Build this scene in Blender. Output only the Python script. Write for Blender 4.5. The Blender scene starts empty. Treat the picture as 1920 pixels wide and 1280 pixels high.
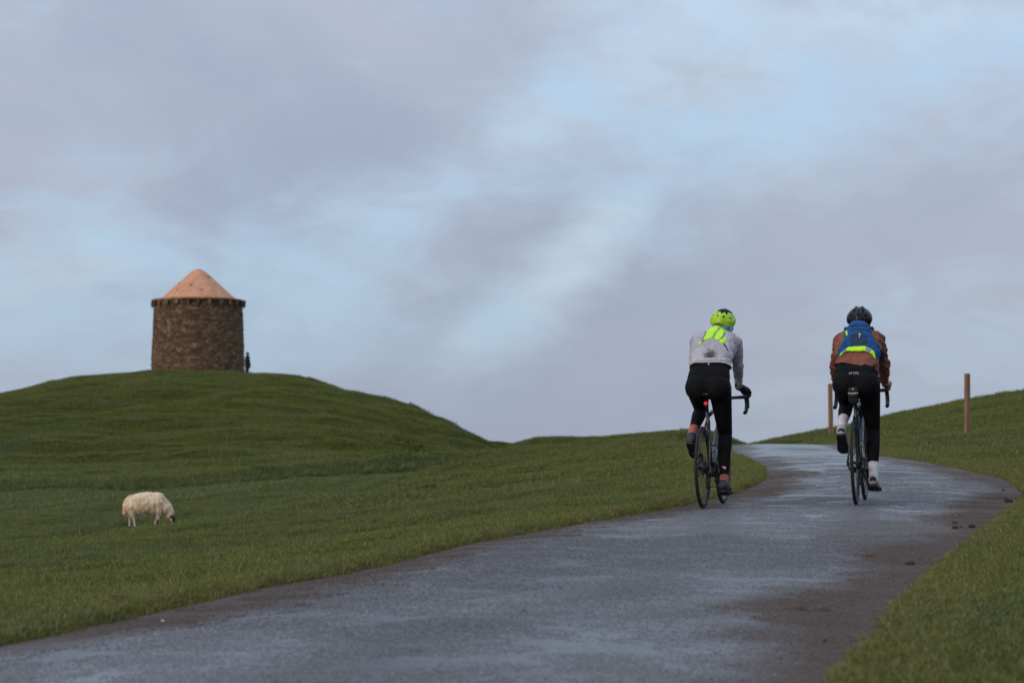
import bpy, bmesh, math, random
import numpy as np
from mathutils import Vector, Matrix, Euler, noise as mnoise
from mathutils.bvhtree import BVHTree

random.seed(7)
rng = np.random.default_rng(11)
SC = bpy.context.scene
COL = SC.collection

# ------------------------------------------------------------------ camera
CAM_Z = 1.0
F_PX = 5333.0                     # focal length in photo pixels (1920 wide)
PITCH = math.atan(310.0 / F_PX)   # the horizon lies well below the middle
cam = bpy.data.cameras.new('camera')
cam.sensor_width = 36.0
cam.lens = F_PX / 1920.0 * 36.0
cam.clip_start = 0.1
cam.clip_end = 9000.0
cam.dof.use_dof = True
cam.dof.focus_distance = 23.6
cam.dof.aperture_fstop = 5.0
camo = bpy.data.objects.new('camera', cam)
COL.objects.link(camo)
camo.location = (0, 0, CAM_Z)
camo.rotation_euler = (math.pi / 2 + PITCH, 0, 0)
SC.camera = camo

# ------------------------------------------------------------------ sky, sun, exposure
SUN_EL, SUN_AZ = math.radians(17), math.radians(-132)   # azimuth from +Y towards +X: low, from the left behind the camera
SC.view_settings.view_transform = 'Standard'
SC.view_settings.look = 'None'
SC.view_settings.gamma = 1.0
SC.view_settings.use_curve_mapping = False
SC.view_settings.exposure = 0.0
SC.cycles.use_denoising = True
SC.cycles.max_bounces = 6
SC.cycles.sample_clamp_indirect = 6.0

W = bpy.data.worlds.new('World')
SC.world = W
W.use_nodes = True
wt = W.node_tree
wt.nodes.clear()


class NT:
    """tiny helper to write node trees as expressions"""
    def __init__(self, tree):
        self.t = tree

    def node(self, kind, **kw):
        n = self.t.nodes.new(kind)
        for k, v in kw.items():
            setattr(n, k, v)
        return n

    def put(self, sock, v):
        if v is None:
            return
        if isinstance(v, bpy.types.NodeSocket):
            self.t.links.new(v, sock)
        else:
            if sock.type == 'RGBA' and len(v) == 3:
                v = (*v, 1.0)
            sock.default_value = v

    def math(self, op, a, b=None, c=None, clamp=False):
        n = self.node('ShaderNodeMath', operation=op, use_clamp=clamp)
        self.put(n.inputs[0], a); self.put(n.inputs[1], b); self.put(n.inputs[2], c)
        return n.outputs[0]

    def vmath(self, op, a, b=None):
        n = self.node('ShaderNodeVectorMath', operation=op)
        self.put(n.inputs[0], a)
        if op == 'SCALE':
            self.put(n.inputs['Scale'], b)
        else:
            self.put(n.inputs[1], b)
        return n.outputs['Value'] if op in ('DOT_PRODUCT', 'LENGTH', 'DISTANCE') else n.outputs[0]

    def mix(self, f, a, b, mode='MIX'):
        n = self.node('ShaderNodeMix', data_type='RGBA', blend_type=mode)
        n.clamp_factor = True
        self.put(n.inputs[0], f); self.put(n.inputs[6], a); self.put(n.inputs[7], b)
        return n.outputs[2]

    def fmix(self, f, a, b):
        n = self.node('ShaderNodeMix', data_type='FLOAT')
        self.put(n.inputs[0], f); self.put(n.inputs[2], a); self.put(n.inputs[3], b)
        return n.outputs[0]

    def ramp(self, f, lo, hi, a=0.0, b=1.0, smooth=True):
        n = self.node('ShaderNodeMapRange', interpolation_type='SMOOTHSTEP' if smooth else 'LINEAR')
        self.put(n.inputs[0], f)
        n.inputs[1].default_value = lo; n.inputs[2].default_value = hi
        n.inputs[3].default_value = a; n.inputs[4].default_value = b
        return n.outputs[0]

    def noise(self, vec, scale, detail=4.0, rough=0.5, dist=0.0, dims='3D'):
        n = self.node('ShaderNodeTexNoise', noise_dimensions=dims)
        self.put(n.inputs['Vector'], vec)
        n.inputs['Scale'].default_value = scale
        n.inputs['Detail'].default_value = detail
        n.inputs['Roughness'].default_value = rough
        n.inputs['Distortion'].default_value = dist
        return n.outputs['Fac']

    def mapping(self, vec, scale=(1, 1, 1), rot=(0, 0, 0), loc=(0, 0, 0)):
        n = self.node('ShaderNodeMapping')
        self.put(n.inputs[0], vec)
        n.inputs['Scale'].default_value = scale
        n.inputs['Rotation'].default_value = rot
        n.inputs['Location'].default_value = loc
        return n.outputs[0]

    def bump(self, h, strength=0.5, dist=0.01, normal=None):
        n = self.node('ShaderNodeBump')
        n.inputs['Strength'].default_value = strength
        n.inputs['Distance'].default_value = dist
        self.put(n.inputs['Height'], h)
        self.put(n.inputs['Normal'], normal)
        return n.outputs[0]


def pix_dir(px, py):
    """direction of a photo pixel, scaled so that its forward (Y) component is 1"""
    u, v = (px - 960.0) / F_PX, (640.0 - py) / F_PX
    y = math.cos(PITCH) - v * math.sin(PITCH)
    z = math.sin(PITCH) + v * math.cos(PITCH)
    return u / y, 1.0, z / y


def at(px, py, d):
    a = pix_dir(px, py)
    return (a[0] * d, d, CAM_Z + a[2] * d)


N = NT(wt)
geo = N.node('ShaderNodeTexCoord').outputs['Generated']
sky = N.node('ShaderNodeTexSky', sky_type='NISHITA', sun_disc=False)
sky.sun_elevation = SUN_EL
sky.sun_rotation = SUN_AZ
sky.air_density = 1.0
sky.dust_density = 1.2
sky.altitude = 100
clear = N.vmath('SCALE', sky.outputs[0], 0.105)
sep = N.node('ShaderNodeSeparateXYZ')
N.put(sep.inputs[0], geo)
# broken stratocumulus drawn out into soft bands that rise to the right
band = N.mapping(geo, rot=(0, math.radians(28), 0), scale=(0.42, 0.8, 1.0), loc=(0.37, 0.9, 0.21))
n_big = N.noise(band, 9.0, 5.0, 0.50, 0.55)
n_mid = N.noise(band, 24.0, 6.0, 0.58, 0.7)
n_vei = N.noise(N.mapping(geo, rot=(0, math.radians(28), 0), scale=(0.55, 0.8, 1.0), loc=(4.0, 2.0, 5.0)), 13.0, 4.0, 0.5, 0.4)
n_fin = N.noise(N.mapping(band, loc=(1.0, 3.0, 2.0)), 70.0, 4.0, 0.55, 0.8)
cover = N.math('ADD', N.math('ADD', N.math('MULTIPLY', n_big, 0.52), N.math('MULTIPLY', n_mid, 0.50)), N.math('MULTIPLY', n_fin, 0.22))
cover = N.math('SUBTRACT', cover, 0.12)
# the gaps and heavier banks one can make out
for px, py, sa, sb, ang, amt in [(1350, 80, 430, 150, 18, .10), (900, 290, 420, 75, 33, .085), (100, 470, 360, 95, 18, .13), (1075, 505, 230, 60, 48, .13), (880, 650, 190, 45, 50, .09),
                                 (1890, 40, 220, 120, 0, .07), (560, 610, 220, 60, 30, .06), (60, 600, 160, 60, 10, .07), (150, 170, 460, 120, 8, -.09), (640, 370, 220, 70, 30, .05), (420, 330, 220, 60, 25, -.05), (1270, 640, 330, 105, 42, -.10),
                                 (1740, 330, 380, 150, 20, -.09), (700, 70, 320, 60, 18, -.05), (1050, 760, 300, 60, 8, -.04)]:
    dv = Vector(pix_dir(px, py)).normalized()
    dx, dz = N.math('SUBTRACT', sep.outputs[0], dv.x), N.math('SUBTRACT', sep.outputs[2], dv.z)
    ca, sn = math.cos(math.radians(ang)), math.sin(math.radians(ang))
    A = N.math('ADD', N.math('MULTIPLY', dx, ca * F_PX / sa), N.math('MULTIPLY', dz, sn * F_PX / sa))
    B = N.math('ADD', N.math('MULTIPLY', dx, -sn * F_PX / sb), N.math('MULTIPLY', dz, ca * F_PX / sb))
    g = N.math('POWER', 2.718, N.math('MULTIPLY', N.math('ADD', N.math('MULTIPLY', A, A), N.math('MULTIPLY', B, B)), -1.0))
    g = N.math('MULTIPLY', g, N.math('GREATER_THAN', sep.outputs[1], 0.0))
    cover = N.math('SUBTRACT', cover, N.math('MULTIPLY', g, amt))
mask = N.ramp(cover, 0.29, 0.62)
lit = N.ramp(n_vei, 0.36, 0.64)
cloud = N.mix(lit, (0.345, 0.405, 0.525), (0.415, 0.463, 0.572))
bright = N.mix(N.ramp(n_mid, 0.38, 0.64), (0.450, 0.620, 0.810), (0.560, 0.690, 0.835))
gap = N.mix(0.85, clear, bright)
tot = N.mix(mask, gap, cloud)
# the low air is a little pinker
low = N.ramp(sep.outputs[2], 0.0, 0.12, 1.0, 0.0)
tot = N.mix(N.math('MULTIPLY', low, 0.40), tot, (0.392, 0.425, 0.505))
# an overcast sky grows brighter towards the zenith
tot = N.vmath('SCALE', tot, N.math('ADD', 0.93, N.math('MULTIPLY', N.math('MAXIMUM', sep.outputs[2], 0.0), 1.0)))
bg = N.node('ShaderNodeBackground')
N.put(bg.inputs[0], tot)
bg.inputs[1].default_value = 1.0
wo = N.node('ShaderNodeOutputWorld')
wt.links.new(bg.outputs[0], wo.inputs[0])

sun = bpy.data.lights.new('sun', 'SUN')
sun.energy = 1.4
sun.angle = math.radians(24)
sun.color = (1.0, 0.80, 0.62)
suno = bpy.data.objects.new('sun', sun)
COL.objects.link(suno)
sd = Vector((math.sin(SUN_AZ) * math.cos(SUN_EL), math.cos(SUN_AZ) * math.cos(SUN_EL), math.sin(SUN_EL)))
suno.rotation_euler = sd.to_track_quat('Z', 'Y').to_euler()
suno.location = sd * 50

QUICK = False

# ------------------------------------------------------------------ terrain
# (photo pixel, photo pixel, distance) of points read off the photograph, turned into world points
ROAD_D = np.array([-14, -8, 4, 9.5, 14.2, 18, 21, 24, 27, 30, 34, 40, 50, 60, 67, 76, 90, 110.])
ROAD_L = np.array([-7.9, -6.4, -3.62, -2.33, -1.22, -0.32, 0.52, 1.42, 2.18, 2.66, 3.02, 3.34, 3.86, 4.50, 4.20, 3.0, 0.6, -3.0])
ROAD_R = np.array([-4.4, -3.0, -0.22, 1.03, 1.98, 2.84, 3.52, 4.20, 4.80, 5.20, 5.36, 5.52, 6.08, 6.70, 6.45, 5.3, 3.0, -0.6])
ROAD_Z = np.array([-.53, -.29, .19, .41, .60, .755, .88, 1.01, 1.145, 1.28, 1.45, 1.67, 2.0, 2.30, 2.41, 2.40, 2.0, 1.2])


def pchip(x, xs, ys):
    """smooth monotone-ish cubic through the road samples"""
    h = np.diff(xs); d = np.diff(ys) / h
    m = np.empty_like(ys); m[0] = d[0]; m[-1] = d[-1]
    m[1:-1] = (d[:-1] * h[1:] + d[1:] * h[:-1]) / (h[:-1] + h[1:])
    x = np.clip(x, xs[0], xs[-1])
    i = np.clip(np.searchsorted(xs, x) - 1, 0, len(xs) - 2)
    t = (x - xs[i]) / h[i]
    return ((2*t**3 - 3*t**2 + 1) * ys[i] + (t**3 - 2*t**2 + t) * h[i] * m[i]
            + (-2*t**3 + 3*t**2) * ys[i+1] + (t**3 - t**2) * h[i] * m[i+1])


CP = []
for d, l, r, z in zip(ROAD_D, ROAD_L, ROAD_R, ROAD_Z):
    CP += [(l, d, z), (r, d, z), ((l + r) / 2, d, z)]
PIXPTS = [
    # left verge and bank
    (0, 1125, 15), (0, 1062, 22), (0, 1030, 30), (0, 1003, 60), (0, 960, 85), (0, 928, 106),
    (330, 1092, 16), (330, 1030, 25), (330, 984, 38), (225, 1004, 36), (238, 992, 57), (290, 986, 57), (238, 1000, 50), (250, 1009, 38), (345, 966, 60), (330, 932, 90),
    (600, 1062, 17), (600, 1000, 26), (600, 952, 38), (600, 938, 46), (600, 928, 62), (600, 906, 95),
    (860, 980, 24), (860, 930, 36), (860, 896, 47), (860, 883, 57),
    (1100, 932, 29), (1100, 892, 38), (1100, 858, 50), (1100, 850, 55),
    (1250, 902, 33), (1250, 862, 45), (1250, 837, 56), (1330, 835, 58),
    # foot of the tower hill
    (0, 912, 112), (250, 918, 108), (250, 903, 113), (450, 904, 110), (450, 892, 115), (700, 884, 118), (830, 868, 126), (870, 860, 135),
    # its slope
    (0, 838, 150), (200, 806, 163), (375, 795, 166), (560, 802, 162), (700, 826, 156), (800, 842, 153), (870, 850, 152),
    # its crest
    (0, 742, 196), (140, 709, 201), (280, 701, 204), (375, 700, 205), (460, 704, 204), (560, 709, 203), (660, 735, 199), (740, 760, 195),
    (650, 754, 186), (730, 780, 183), (800, 800, 182), (790, 777, 190), (850, 812, 187), (890, 838, 182), (930, 864, 174),
    # the hill beyond the road
    (975, 842, 140), (1040, 823, 150), (1100, 824, 152), (1180, 816, 155), (1290, 818, 160), (1330, 824, 160), (1380, 836, 160), (1460, 856, 160), (1600, 870, 160),
    (960, 860, 118), (1060, 850, 122), (1180, 842, 124), (1300, 844, 124),
    # far hill
    (800, 812, 390), (890, 824, 385), (945, 830, 385), (1010, 838, 380), (1100, 850, 380),
    # right verge and hillside
    (1915, 1275, 9.6), (1910, 1148, 12.6), (1912, 1000, 19.5), (1918, 884, 33), (1920, 846, 41), (1800, 850, 43), (1700, 846, 48),
    (1815, 818, 54), (1920, 803, 58), (1690, 826, 56), (1920, 741, 75), (1800, 757, 76), (1700, 775, 76), (1650, 785, 76), (1560, 807, 75),
    (1500, 820, 73), (1440, 831, 71),
]
CP += [at(*p) for p in PIXPTS]
# hidden ground, behind crests and outside the frame
CP += [(-9, 12, .25), (-14, 30, .0), (-22, 60, .1), (-34, 100, 1.2), (-60, 150, 4.0), (-70, 200, 7.5), (-30, 8, -.6), (-16, -10, -.6),
       (1.5, 88, 1.7), (3, 100, 1.9), (-1, 92, 1.9), (4.5, 98, 1.9), (9, 110, 1.6), (20, 130, 1.0), (14,165,2.0),
       (6, -10, -.3), (6, 6, .35), (7, 15, .85), (9, 24, 1.5), (14, 40, 2.6), (18, 58, 3.6), (22, 76, 5.0), (14, 100, 3.2), (25, 110, 3.6), (14, 150, 1.5),
       (-26, 214, 10.4), (-21, 214, 10.55), (-17, 214, 10.4), (-24, 240, 9.6), (-15, 240, 7.5), (-38, 235, 8.0), (-8, 225, 4.5), (-22, 300, 3.0), (-70, 300, 3.0),
       (4, 200, 3.0), (18, 200, 2.5), (-4, 205, 2.6), (0, 280, 3.5), (-5, 330, 6.0), (10, 330, 4.5), (40, 380, 3.0), (50, 200, 2), (-10, 470, 4.0), (30, 470, 2),
       (60, 120, 4.0), (60, 60, 5.0), (30, 20, 2.5), (-100, 470, 1.0), (120, 470, 0.0), (-120, 250, 4.0), (100, 250, 1.5), (0, 700, 0.0), (-200, 700, 0.0), (200, 700, 0.0)]
CP = np.array(CP)


def warp(X, Y):
    return np.stack([X / (np.maximum(Y, -15) + 22.0) * 3.2, np.log(np.maximum(Y, -15) + 22.0)], -1)


def tps_kernel(r2):
    return 0.5 * r2 * np.log(np.maximum(r2, 1e-12))


_P = warp(CP[:, 0], CP[:, 1])
_n = len(_P)
_A = np.zeros((_n + 3, _n + 3))
_A[:_n, :_n] = tps_kernel(((_P[:, None] - _P[None]) ** 2).sum(-1)) + np.eye(_n) * 4e-6
_A[:_n, _n] = 1; _A[:_n, _n+1:] = _P
_A[_n, :_n] = 1; _A[_n+1:, :_n] = _P.T
_sc = 1.0 + np.maximum(CP[:, 1], 0) / 30.0           # fit height as an angle, so that near and far weigh alike
_w = np.linalg.solve(_A, np.concatenate([CP[:, 2] / _sc, [0, 0, 0]]))


def value_noise(X, Y, scale, seed):
    """smooth 2-D gradient-free noise in -1..1"""
    x = X / scale + seed * 17.31; y = Y / scale + seed * 5.77
    xi = np.floor(x).astype(np.int64); yi = np.floor(y).astype(np.int64)
    fx = x - xi; fy = y - yi
    fx = fx*fx*fx*(fx*(fx*6-15)+10); fy = fy*fy*fy*(fy*(fy*6-15)+10)

    def hsh(a, b):
        n = (a * 374761393 + b * 668265263 + seed * 1442695041) & 0xFFFFFFFF
        n = ((n ^ (n >> 13)) * 1274126177) & 0xFFFFFFFF
        return ((n ^ (n >> 16)) & 0xFFFF) / 32767.5 - 1.0
    return ((hsh(xi, yi) * (1-fx) + hsh(xi+1, yi) * fx) * (1-fy) + (hsh(xi, yi+1) * (1-fx) + hsh(xi+1, yi+1) * fx) * fy)


def base_height(X, Y):
    q = warp(X.ravel(), Y.ravel())
    out = np.empty(len(q))
    for s in range(0, len(q), 20000):
        k = q[s:s+20000]
        r2 = ((k[:, None] - _P[None]) ** 2).sum(-1)
        out[s:s+20000] = tps_kernel(r2) @ _w[:_n] + _w[_n] + k @ _w[_n+1:]
    out = out.reshape(X.shape) * (1.0 + np.maximum(Y, 0) / 30.0)
    # far away the land falls back to a level plain
    f = np.clip((Y - 480) / 250, 0, 1); f = np.maximum(f, np.clip((np.abs(X) - (60 + .22*np.maximum(Y, 0))) / 120, 0, 1)); f = f*f*(3-2*f)
    return out * (1 - f) + 0.0 * f


def bank_line(X):
    return np.interp(X, [-19.8, -14.4, -10.5, -5.75, -3.07], [111., 110., 111., 118., 126.]) + 0.8 * value_noise(X, X * 0, 3.0, 12) + 0.3 * value_noise(X, X * 0, .9, 13)


def road_edges(Y):
    return pchip(Y, ROAD_D, ROAD_L), pchip(Y, ROAD_D, ROAD_R)


def road_dist(X, Y):
    """signed distance to the road edge across the road: negative on the road"""
    l, r = road_edges(Y)
    d = np.maximum(l - X, X - r)
    return np.where((Y < -14) | (Y > 110), 50.0, d)


def edge_wobble(X, Y):
    side = np.where(X > sum(road_edges(Y)) / 2, 3, 4)
    return 0.04 * value_noise(Y, X * 0 + side * 9.0, 3.2, 3) + 0.02 * value_noise(Y, X * 0 + side * 5.0, 1.1, 5) + 0.038 * value_noise(X, Y, 0.16, 8)


SHEEP_DIP = 0.0


def ground_height(X, Y):
    z = base_height(X, Y)
    rd = road_dist(X, Y)
    off = np.clip(rd / 1.5, 0, 1); off = off * off * (3 - 2 * off)
    far = np.clip((Y - 25) / 120, 0, 1)
    z = z + off * (0.016 * value_noise(X, Y, 0.42, 21) + 0.026 * value_noise(X, Y, 0.9, 1) + 0.045 * value_noise(X, Y, 2.6, 2))
    z = z + off * far * (0.15 * value_noise(X, Y, 4.0, 4) + 0.20 * value_noise(X, Y * 1.3, 11.0, 6))
    l_, r_ = road_edges(Y)
    hump = np.clip((l_ - 1.0 - X) / 2.5, 0, 1) * np.clip((Y - 16) / 8, 0, 1) * np.clip((100 - Y) / 30, 0, 1)
    z = z + hump * (0.065 * value_noise(X + .3 * Y, Y, 2.2, 31) + 0.10 * value_noise(X + .3 * Y, Y * .8, 5.2, 32))
    # terracettes trodden by sheep along the steep tower hill
    hill = np.clip((Y - 118) / 25, 0, 1) * np.clip((200 - Y) / 20, 0, 1) * np.clip((6 - X) / 8, 0, 1)
    flank = np.clip((X + 14) / 6, 0, 1)
    z = z + hill * (0.30 * value_noise(X, Y, 6.5, 17) + flank * 0.26 * value_noise(X, Y, 2.6, 18) + 0.22 * value_noise(X * 0.35, Y, 2.3, 7) + 0.09 * value_noise(X * 0.5, Y + X * .25, 1.5, 9))
    # the hollow the sheep grazes in, and the ditch along the foot of the tower hill
    dg = np.interp(X, [-9.5, -7.0, -4.5, -2.0], [42., 45., 49., 56.])
    z = z - 0.36 * np.exp(-(np.abs(Y - dg) / 4.2) ** 3) * np.clip((-1.2 - X) / 3.0, 0, 1) * np.clip((14 + X) / 4, 0, 1)
    df = bank_line(X)
    fm = np.clip((-1.5 - X) / 2.0, 0, 1) * np.clip((26 + X) / 5, 0, 1)
    st = 1 / (1 + np.exp(-np.clip((Y - df) / 0.5, -30, 30)))
    z = z + fm * (st * 0.40 * np.exp(-np.maximum(Y - df, 0) / 7.0) - (1 - st) * 0.10 * np.exp(-np.maximum(df - Y, 0) / 3.0))
    z = z + SHEEP_DIP * np.exp(-((X + 7.0) / 3.2) ** 2 - ((Y - 55.0) / 5.5) ** 2)
    # low bank above the road edge, sunk bed below the road
    lip = np.clip((rd - 0.02) / 0.16, 0, 1)
    z = z + 0.025 * lip * np.exp(-np.maximum(rd, 0) / 1.2)
    bed = np.clip((-rd + 0.05) / 0.12, 0, 1)
    z = z - 0.05 * bed
    return z


def road_height(X, Y):
    l, r = road_edges(Y)
    t = np.clip((X - l) / (r - l), 0, 1)
    return pchip(Y, ROAD_D, ROAD_Z) * 0 + base_height(X, Y) + 0.03 * (4 * t * (1 - t)) - 0.004


def road_mud(X, Y):
    """how much mud lies on the lane: along the edges, more on the right, and in thin smears"""
    l, r = road_edges(Y)
    edge = np.minimum(X - l, r - X)
    c = (X - (l + r) / 2)
    n1 = value_noise(c, Y / 2.6, 0.9, 41); n2 = value_noise(c, Y / 2.6, 0.34, 42); n3 = value_noise(c, Y / 3.2, 1.5, 43); n4 = value_noise(c, Y / 3.0, .13, 44)
    e = edge - 0.24 * np.clip(c / 0.8, 0, 1) - 0.08 * np.clip(-c / 0.8, 0, 1) - 0.02 + 0.26 * n1 + 0.12 * n2 + .05 * n4
    m = 1 - np.clip((e + .02) / 0.50, 0, 1); m = m * m * (3 - 2 * m)
    s = np.clip((n3 + .45 * n1 + .25 * n2 - .40) / .5, 0, 1)
    return np.clip(np.maximum(m * (1 - .35 * np.clip((Y - 26) / 12, 0, 1)), .42 * s * s * np.clip((34 - Y) / 10, 0, 1)), 0, 1)


def road_wet(X, Y):
    l, r = road_edges(Y)
    c = (X - (l + r) / 2)
    trk = np.exp(-((np.abs(c) - .62) / .26) ** 2)
    return np.clip(.36 + .26 * trk + .46 * np.clip((Y - 17) / 18, 0, 1) + .60 * value_noise(c, Y / 3.0, 1.2, 51) + .30 * value_noise(c, Y / 2.6, .4, 52), 0, 1)


def gz(x, y):
    return float(ground_height(np.array([float(x)]), np.array([float(y)]))[0])


def rz(x, y):
    return float(road_height(np.array([float(x)]), np.array([float(y)]))[0])


# sink the pasture to the level the sheep stands on
SHEEP_DIP = at(278, 992, 55)[2] - gz(-7.0, 55.0)

# ------------------------------------------------------------------ materials
MATS = {}


def material(name, build):
    if name in MATS:
        return MATS[name]
    m = bpy.data.materials.new(name)
    m.use_nodes = True
    t = m.node_tree
    t.nodes.clear()
    n = NT(t)
    out = n.node('ShaderNodeOutputMaterial')
    t.links.new(build(n), out.inputs[0])
    MATS[name] = m
    return m


def principled(n, color, rough=0.6, spec=0.5, metal=0.0, normal=None, **kw):
    p = n.node('ShaderNodeBsdfPrincipled')
    n.put(p.inputs['Base Color'], color)
    n.put(p.inputs['Roughness'], rough)
    n.put(p.inputs['Specular IOR Level'], spec)
    n.put(p.inputs['Metallic'], metal)
    n.put(p.inputs['Normal'], normal)
    for k, v in kw.items():
        n.put(p.inputs[k.replace('_', ' ')], v)
    return p.outputs[0]


def simple(name, color, rough=0.6, spec=0.5, metal=0.0, vary=0.12, scale=30.0, bump=0.0, bscale=120.0, bdist=0.003, **kw):
    """plain stuff with a little uneven wear, in object space"""
    def b(n):
        tc = n.node('ShaderNodeTexCoord').outputs['Object']
        f = n.noise(tc, scale, 4.0, 0.6)
        c = n.mix(f, tuple(x * (1 - vary) for x in color), tuple(min(1, x * (1 + vary)) for x in color))
        nm = n.bump(n.noise(tc, bscale, 3.0, 0.6), bump, bdist) if bump else None
        r = n.ramp(f, 0.3, 0.7, max(0.05, rough - 0.08), min(1, rough + 0.08))
        return principled(n, c, r, spec, metal, nm, **kw)
    return material(name, b)


def turf_colour(n, pos):
    """colour of the sheep-grazed turf by place: shared by the ground and by the blades on it"""
    a = n.noise(pos, 0.9, 5.0, 0.6)
    b = n.noise(n.mapping(pos, scale=(0.35, 1.0, 1.0)), 0.16, 4.0, 0.6)
    c = n.noise(pos, 3.4, 4.0, 0.65)
    e = n.noise(n.mapping(pos, scale=(0.3, 1, 1), loc=(40, 9, 3)), 0.55, 5.0, 0.65)
    col = n.mix(n.ramp(a, 0.35, 0.68), (0.098, 0.121, 0.018), (0.168, 0.176, 0.030))
    col = n.mix(n.ramp(b, 0.42, 0.66), col, (0.070, 0.094, 0.022))
    col = n.mix(n.math('MULTIPLY', n.ramp(c, 0.52, 0.72), 0.6), col, (0.235, 0.175, 0.045))      # dry straw
    col = n.mix(n.math('MULTIPLY', n.ramp(e, 0.58, 0.72), 0.65), col, (0.140, 0.096, 0.026))      # brown patches
    d = n.noise(n.mapping(pos, scale=(0.4, 1, 1), loc=(3, 70, 3)), 0.30, 4.0, 0.6)
    sp = n.node('ShaderNodeSeparateXYZ'); n.put(sp.inputs[0], pos)
    hollow = n.math('MULTIPLY', n.math('MULTIPLY', n.ramp(sp.outputs[1], 36.0, 48.0), n.ramp(sp.outputs[0], -3.5, -0.5, 1.0, 0.0)), n.ramp(sp.outputs[1], 100.0, 135.0, 1.0, 0.0))     # dew tint deepened across the hollow to make its fold read
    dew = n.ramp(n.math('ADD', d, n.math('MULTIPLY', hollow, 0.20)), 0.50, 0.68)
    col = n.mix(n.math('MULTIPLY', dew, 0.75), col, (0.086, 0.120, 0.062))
    # beyond the near bank the hill is rougher, browner grazing
    moor = n.math('MULTIPLY', n.ramp(sp.outputs[1], 92.0, 112.0), n.ramp(sp.outputs[0], -4.5, -1.5))
    col = n.mix(n.math('MULTIPLY', moor, 0.55), col, (0.078, 0.080, 0.022))
    f = n.noise(n.mapping(pos, scale=(0.5, 1, 1), loc=(13, 7, 1)), 1.7, 3.0, 0.6)
    col = n.mix(n.math('MULTIPLY', n.ramp(f, 0.55, 0.70), 0.45), col, (0.058, 0.078, 0.018))      # lush dark tussocks
    return col


def m_ground(n):
    pos = n.node('ShaderNodeNewGeometry').outputs['Position']
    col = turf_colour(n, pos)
    col = n.mix(n.ramp(n.noise(pos, 26.0, 4.0, 0.7), 0.40, 0.68), n.mix(0.75, col, (0.022, 0.022, 0.008)), n.mix(0.40, col, (0.030, 0.034, 0.010)))
    soil = n.node('ShaderNodeAttribute', attribute_name='soil').outputs['Fac']
    dirt = n.mix(n.noise(pos, 9.0, 5.0, 0.6), (0.055, 0.036, 0.024), (0.105, 0.072, 0.048))
    sf = n.ramp(n.math('ADD', soil, n.math('MULTIPLY', n.math('SUBTRACT', n.noise(pos, 4.0, 4.0, 0.7), 0.5), 0.9)), 0.42, 0.60)
    col = n.mix(sf, col, dirt)
    h = n.math('ADD', n.math('MULTIPLY', n.noise(pos, 5.0, 5.0, 0.7), 0.7), n.math('MULTIPLY', n.noise(pos, 38.0, 3.0, 0.7), 0.3))
    return principled(n, col, 1.0, 0.0, normal=n.bump(h, 0.8, 0.10))


def m_blade(n, dry=0.0, deep=0.0):
    pos = n.node('ShaderNodeNewGeometry').outputs['Position']
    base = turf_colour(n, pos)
    if dry:
        base = n.mix(dry, base, (0.200, 0.135, 0.045))
    if deep:  # soft shade put into the blade colour as a dark green
        base = n.mix(deep, base, (0.026, 0.048, 0.018))
    v = n.node('ShaderNodeAttribute', attribute_name='tint')
    rnd = n.node('ShaderNodeSeparateColor')
    n.put(rnd.inputs[0], v.outputs['Color'])
    col = n.mix(n.ramp(rnd.outputs[0], 0.15, 1.0, 0, 1, False), n.mix(0.6, base, (0.050, 0.064, 0.011)), n.mix(0.5, base, (0.268, 0.300, 0.078)))
    col = n.mix(n.ramp(rnd.outputs[1], 0.91, 0.96), col, (0.290, 0.220, 0.070))
    d = n.node('ShaderNodeBsdfDiffuse'); n.put(d.inputs[0], col)
    g = n.node('ShaderNodeBsdfGlossy'); g.inputs['Roughness'].default_value = 0.5; n.put(g.inputs[0], (0.8, 0.9, 1.0))
    t = n.node('ShaderNodeBsdfTranslucent'); n.put(t.inputs[0], n.mix(0.4, col, (0.15, 0.18, 0.02)))
    m1 = n.node('ShaderNodeMixShader'); m1.inputs[0].default_value = 0.30
    n.t.links.new(d.outputs[0], m1.inputs[1]); n.t.links.new(t.outputs[0], m1.inputs[2])
    m2 = n.node('ShaderNodeMixShader'); m2.inputs[0].default_value = 0.025
    n.t.links.new(m1.outputs[0], m2.inputs[1]); n.t.links.new(g.outputs[0], m2.inputs[2])
    return m2.outputs[0]


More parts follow.
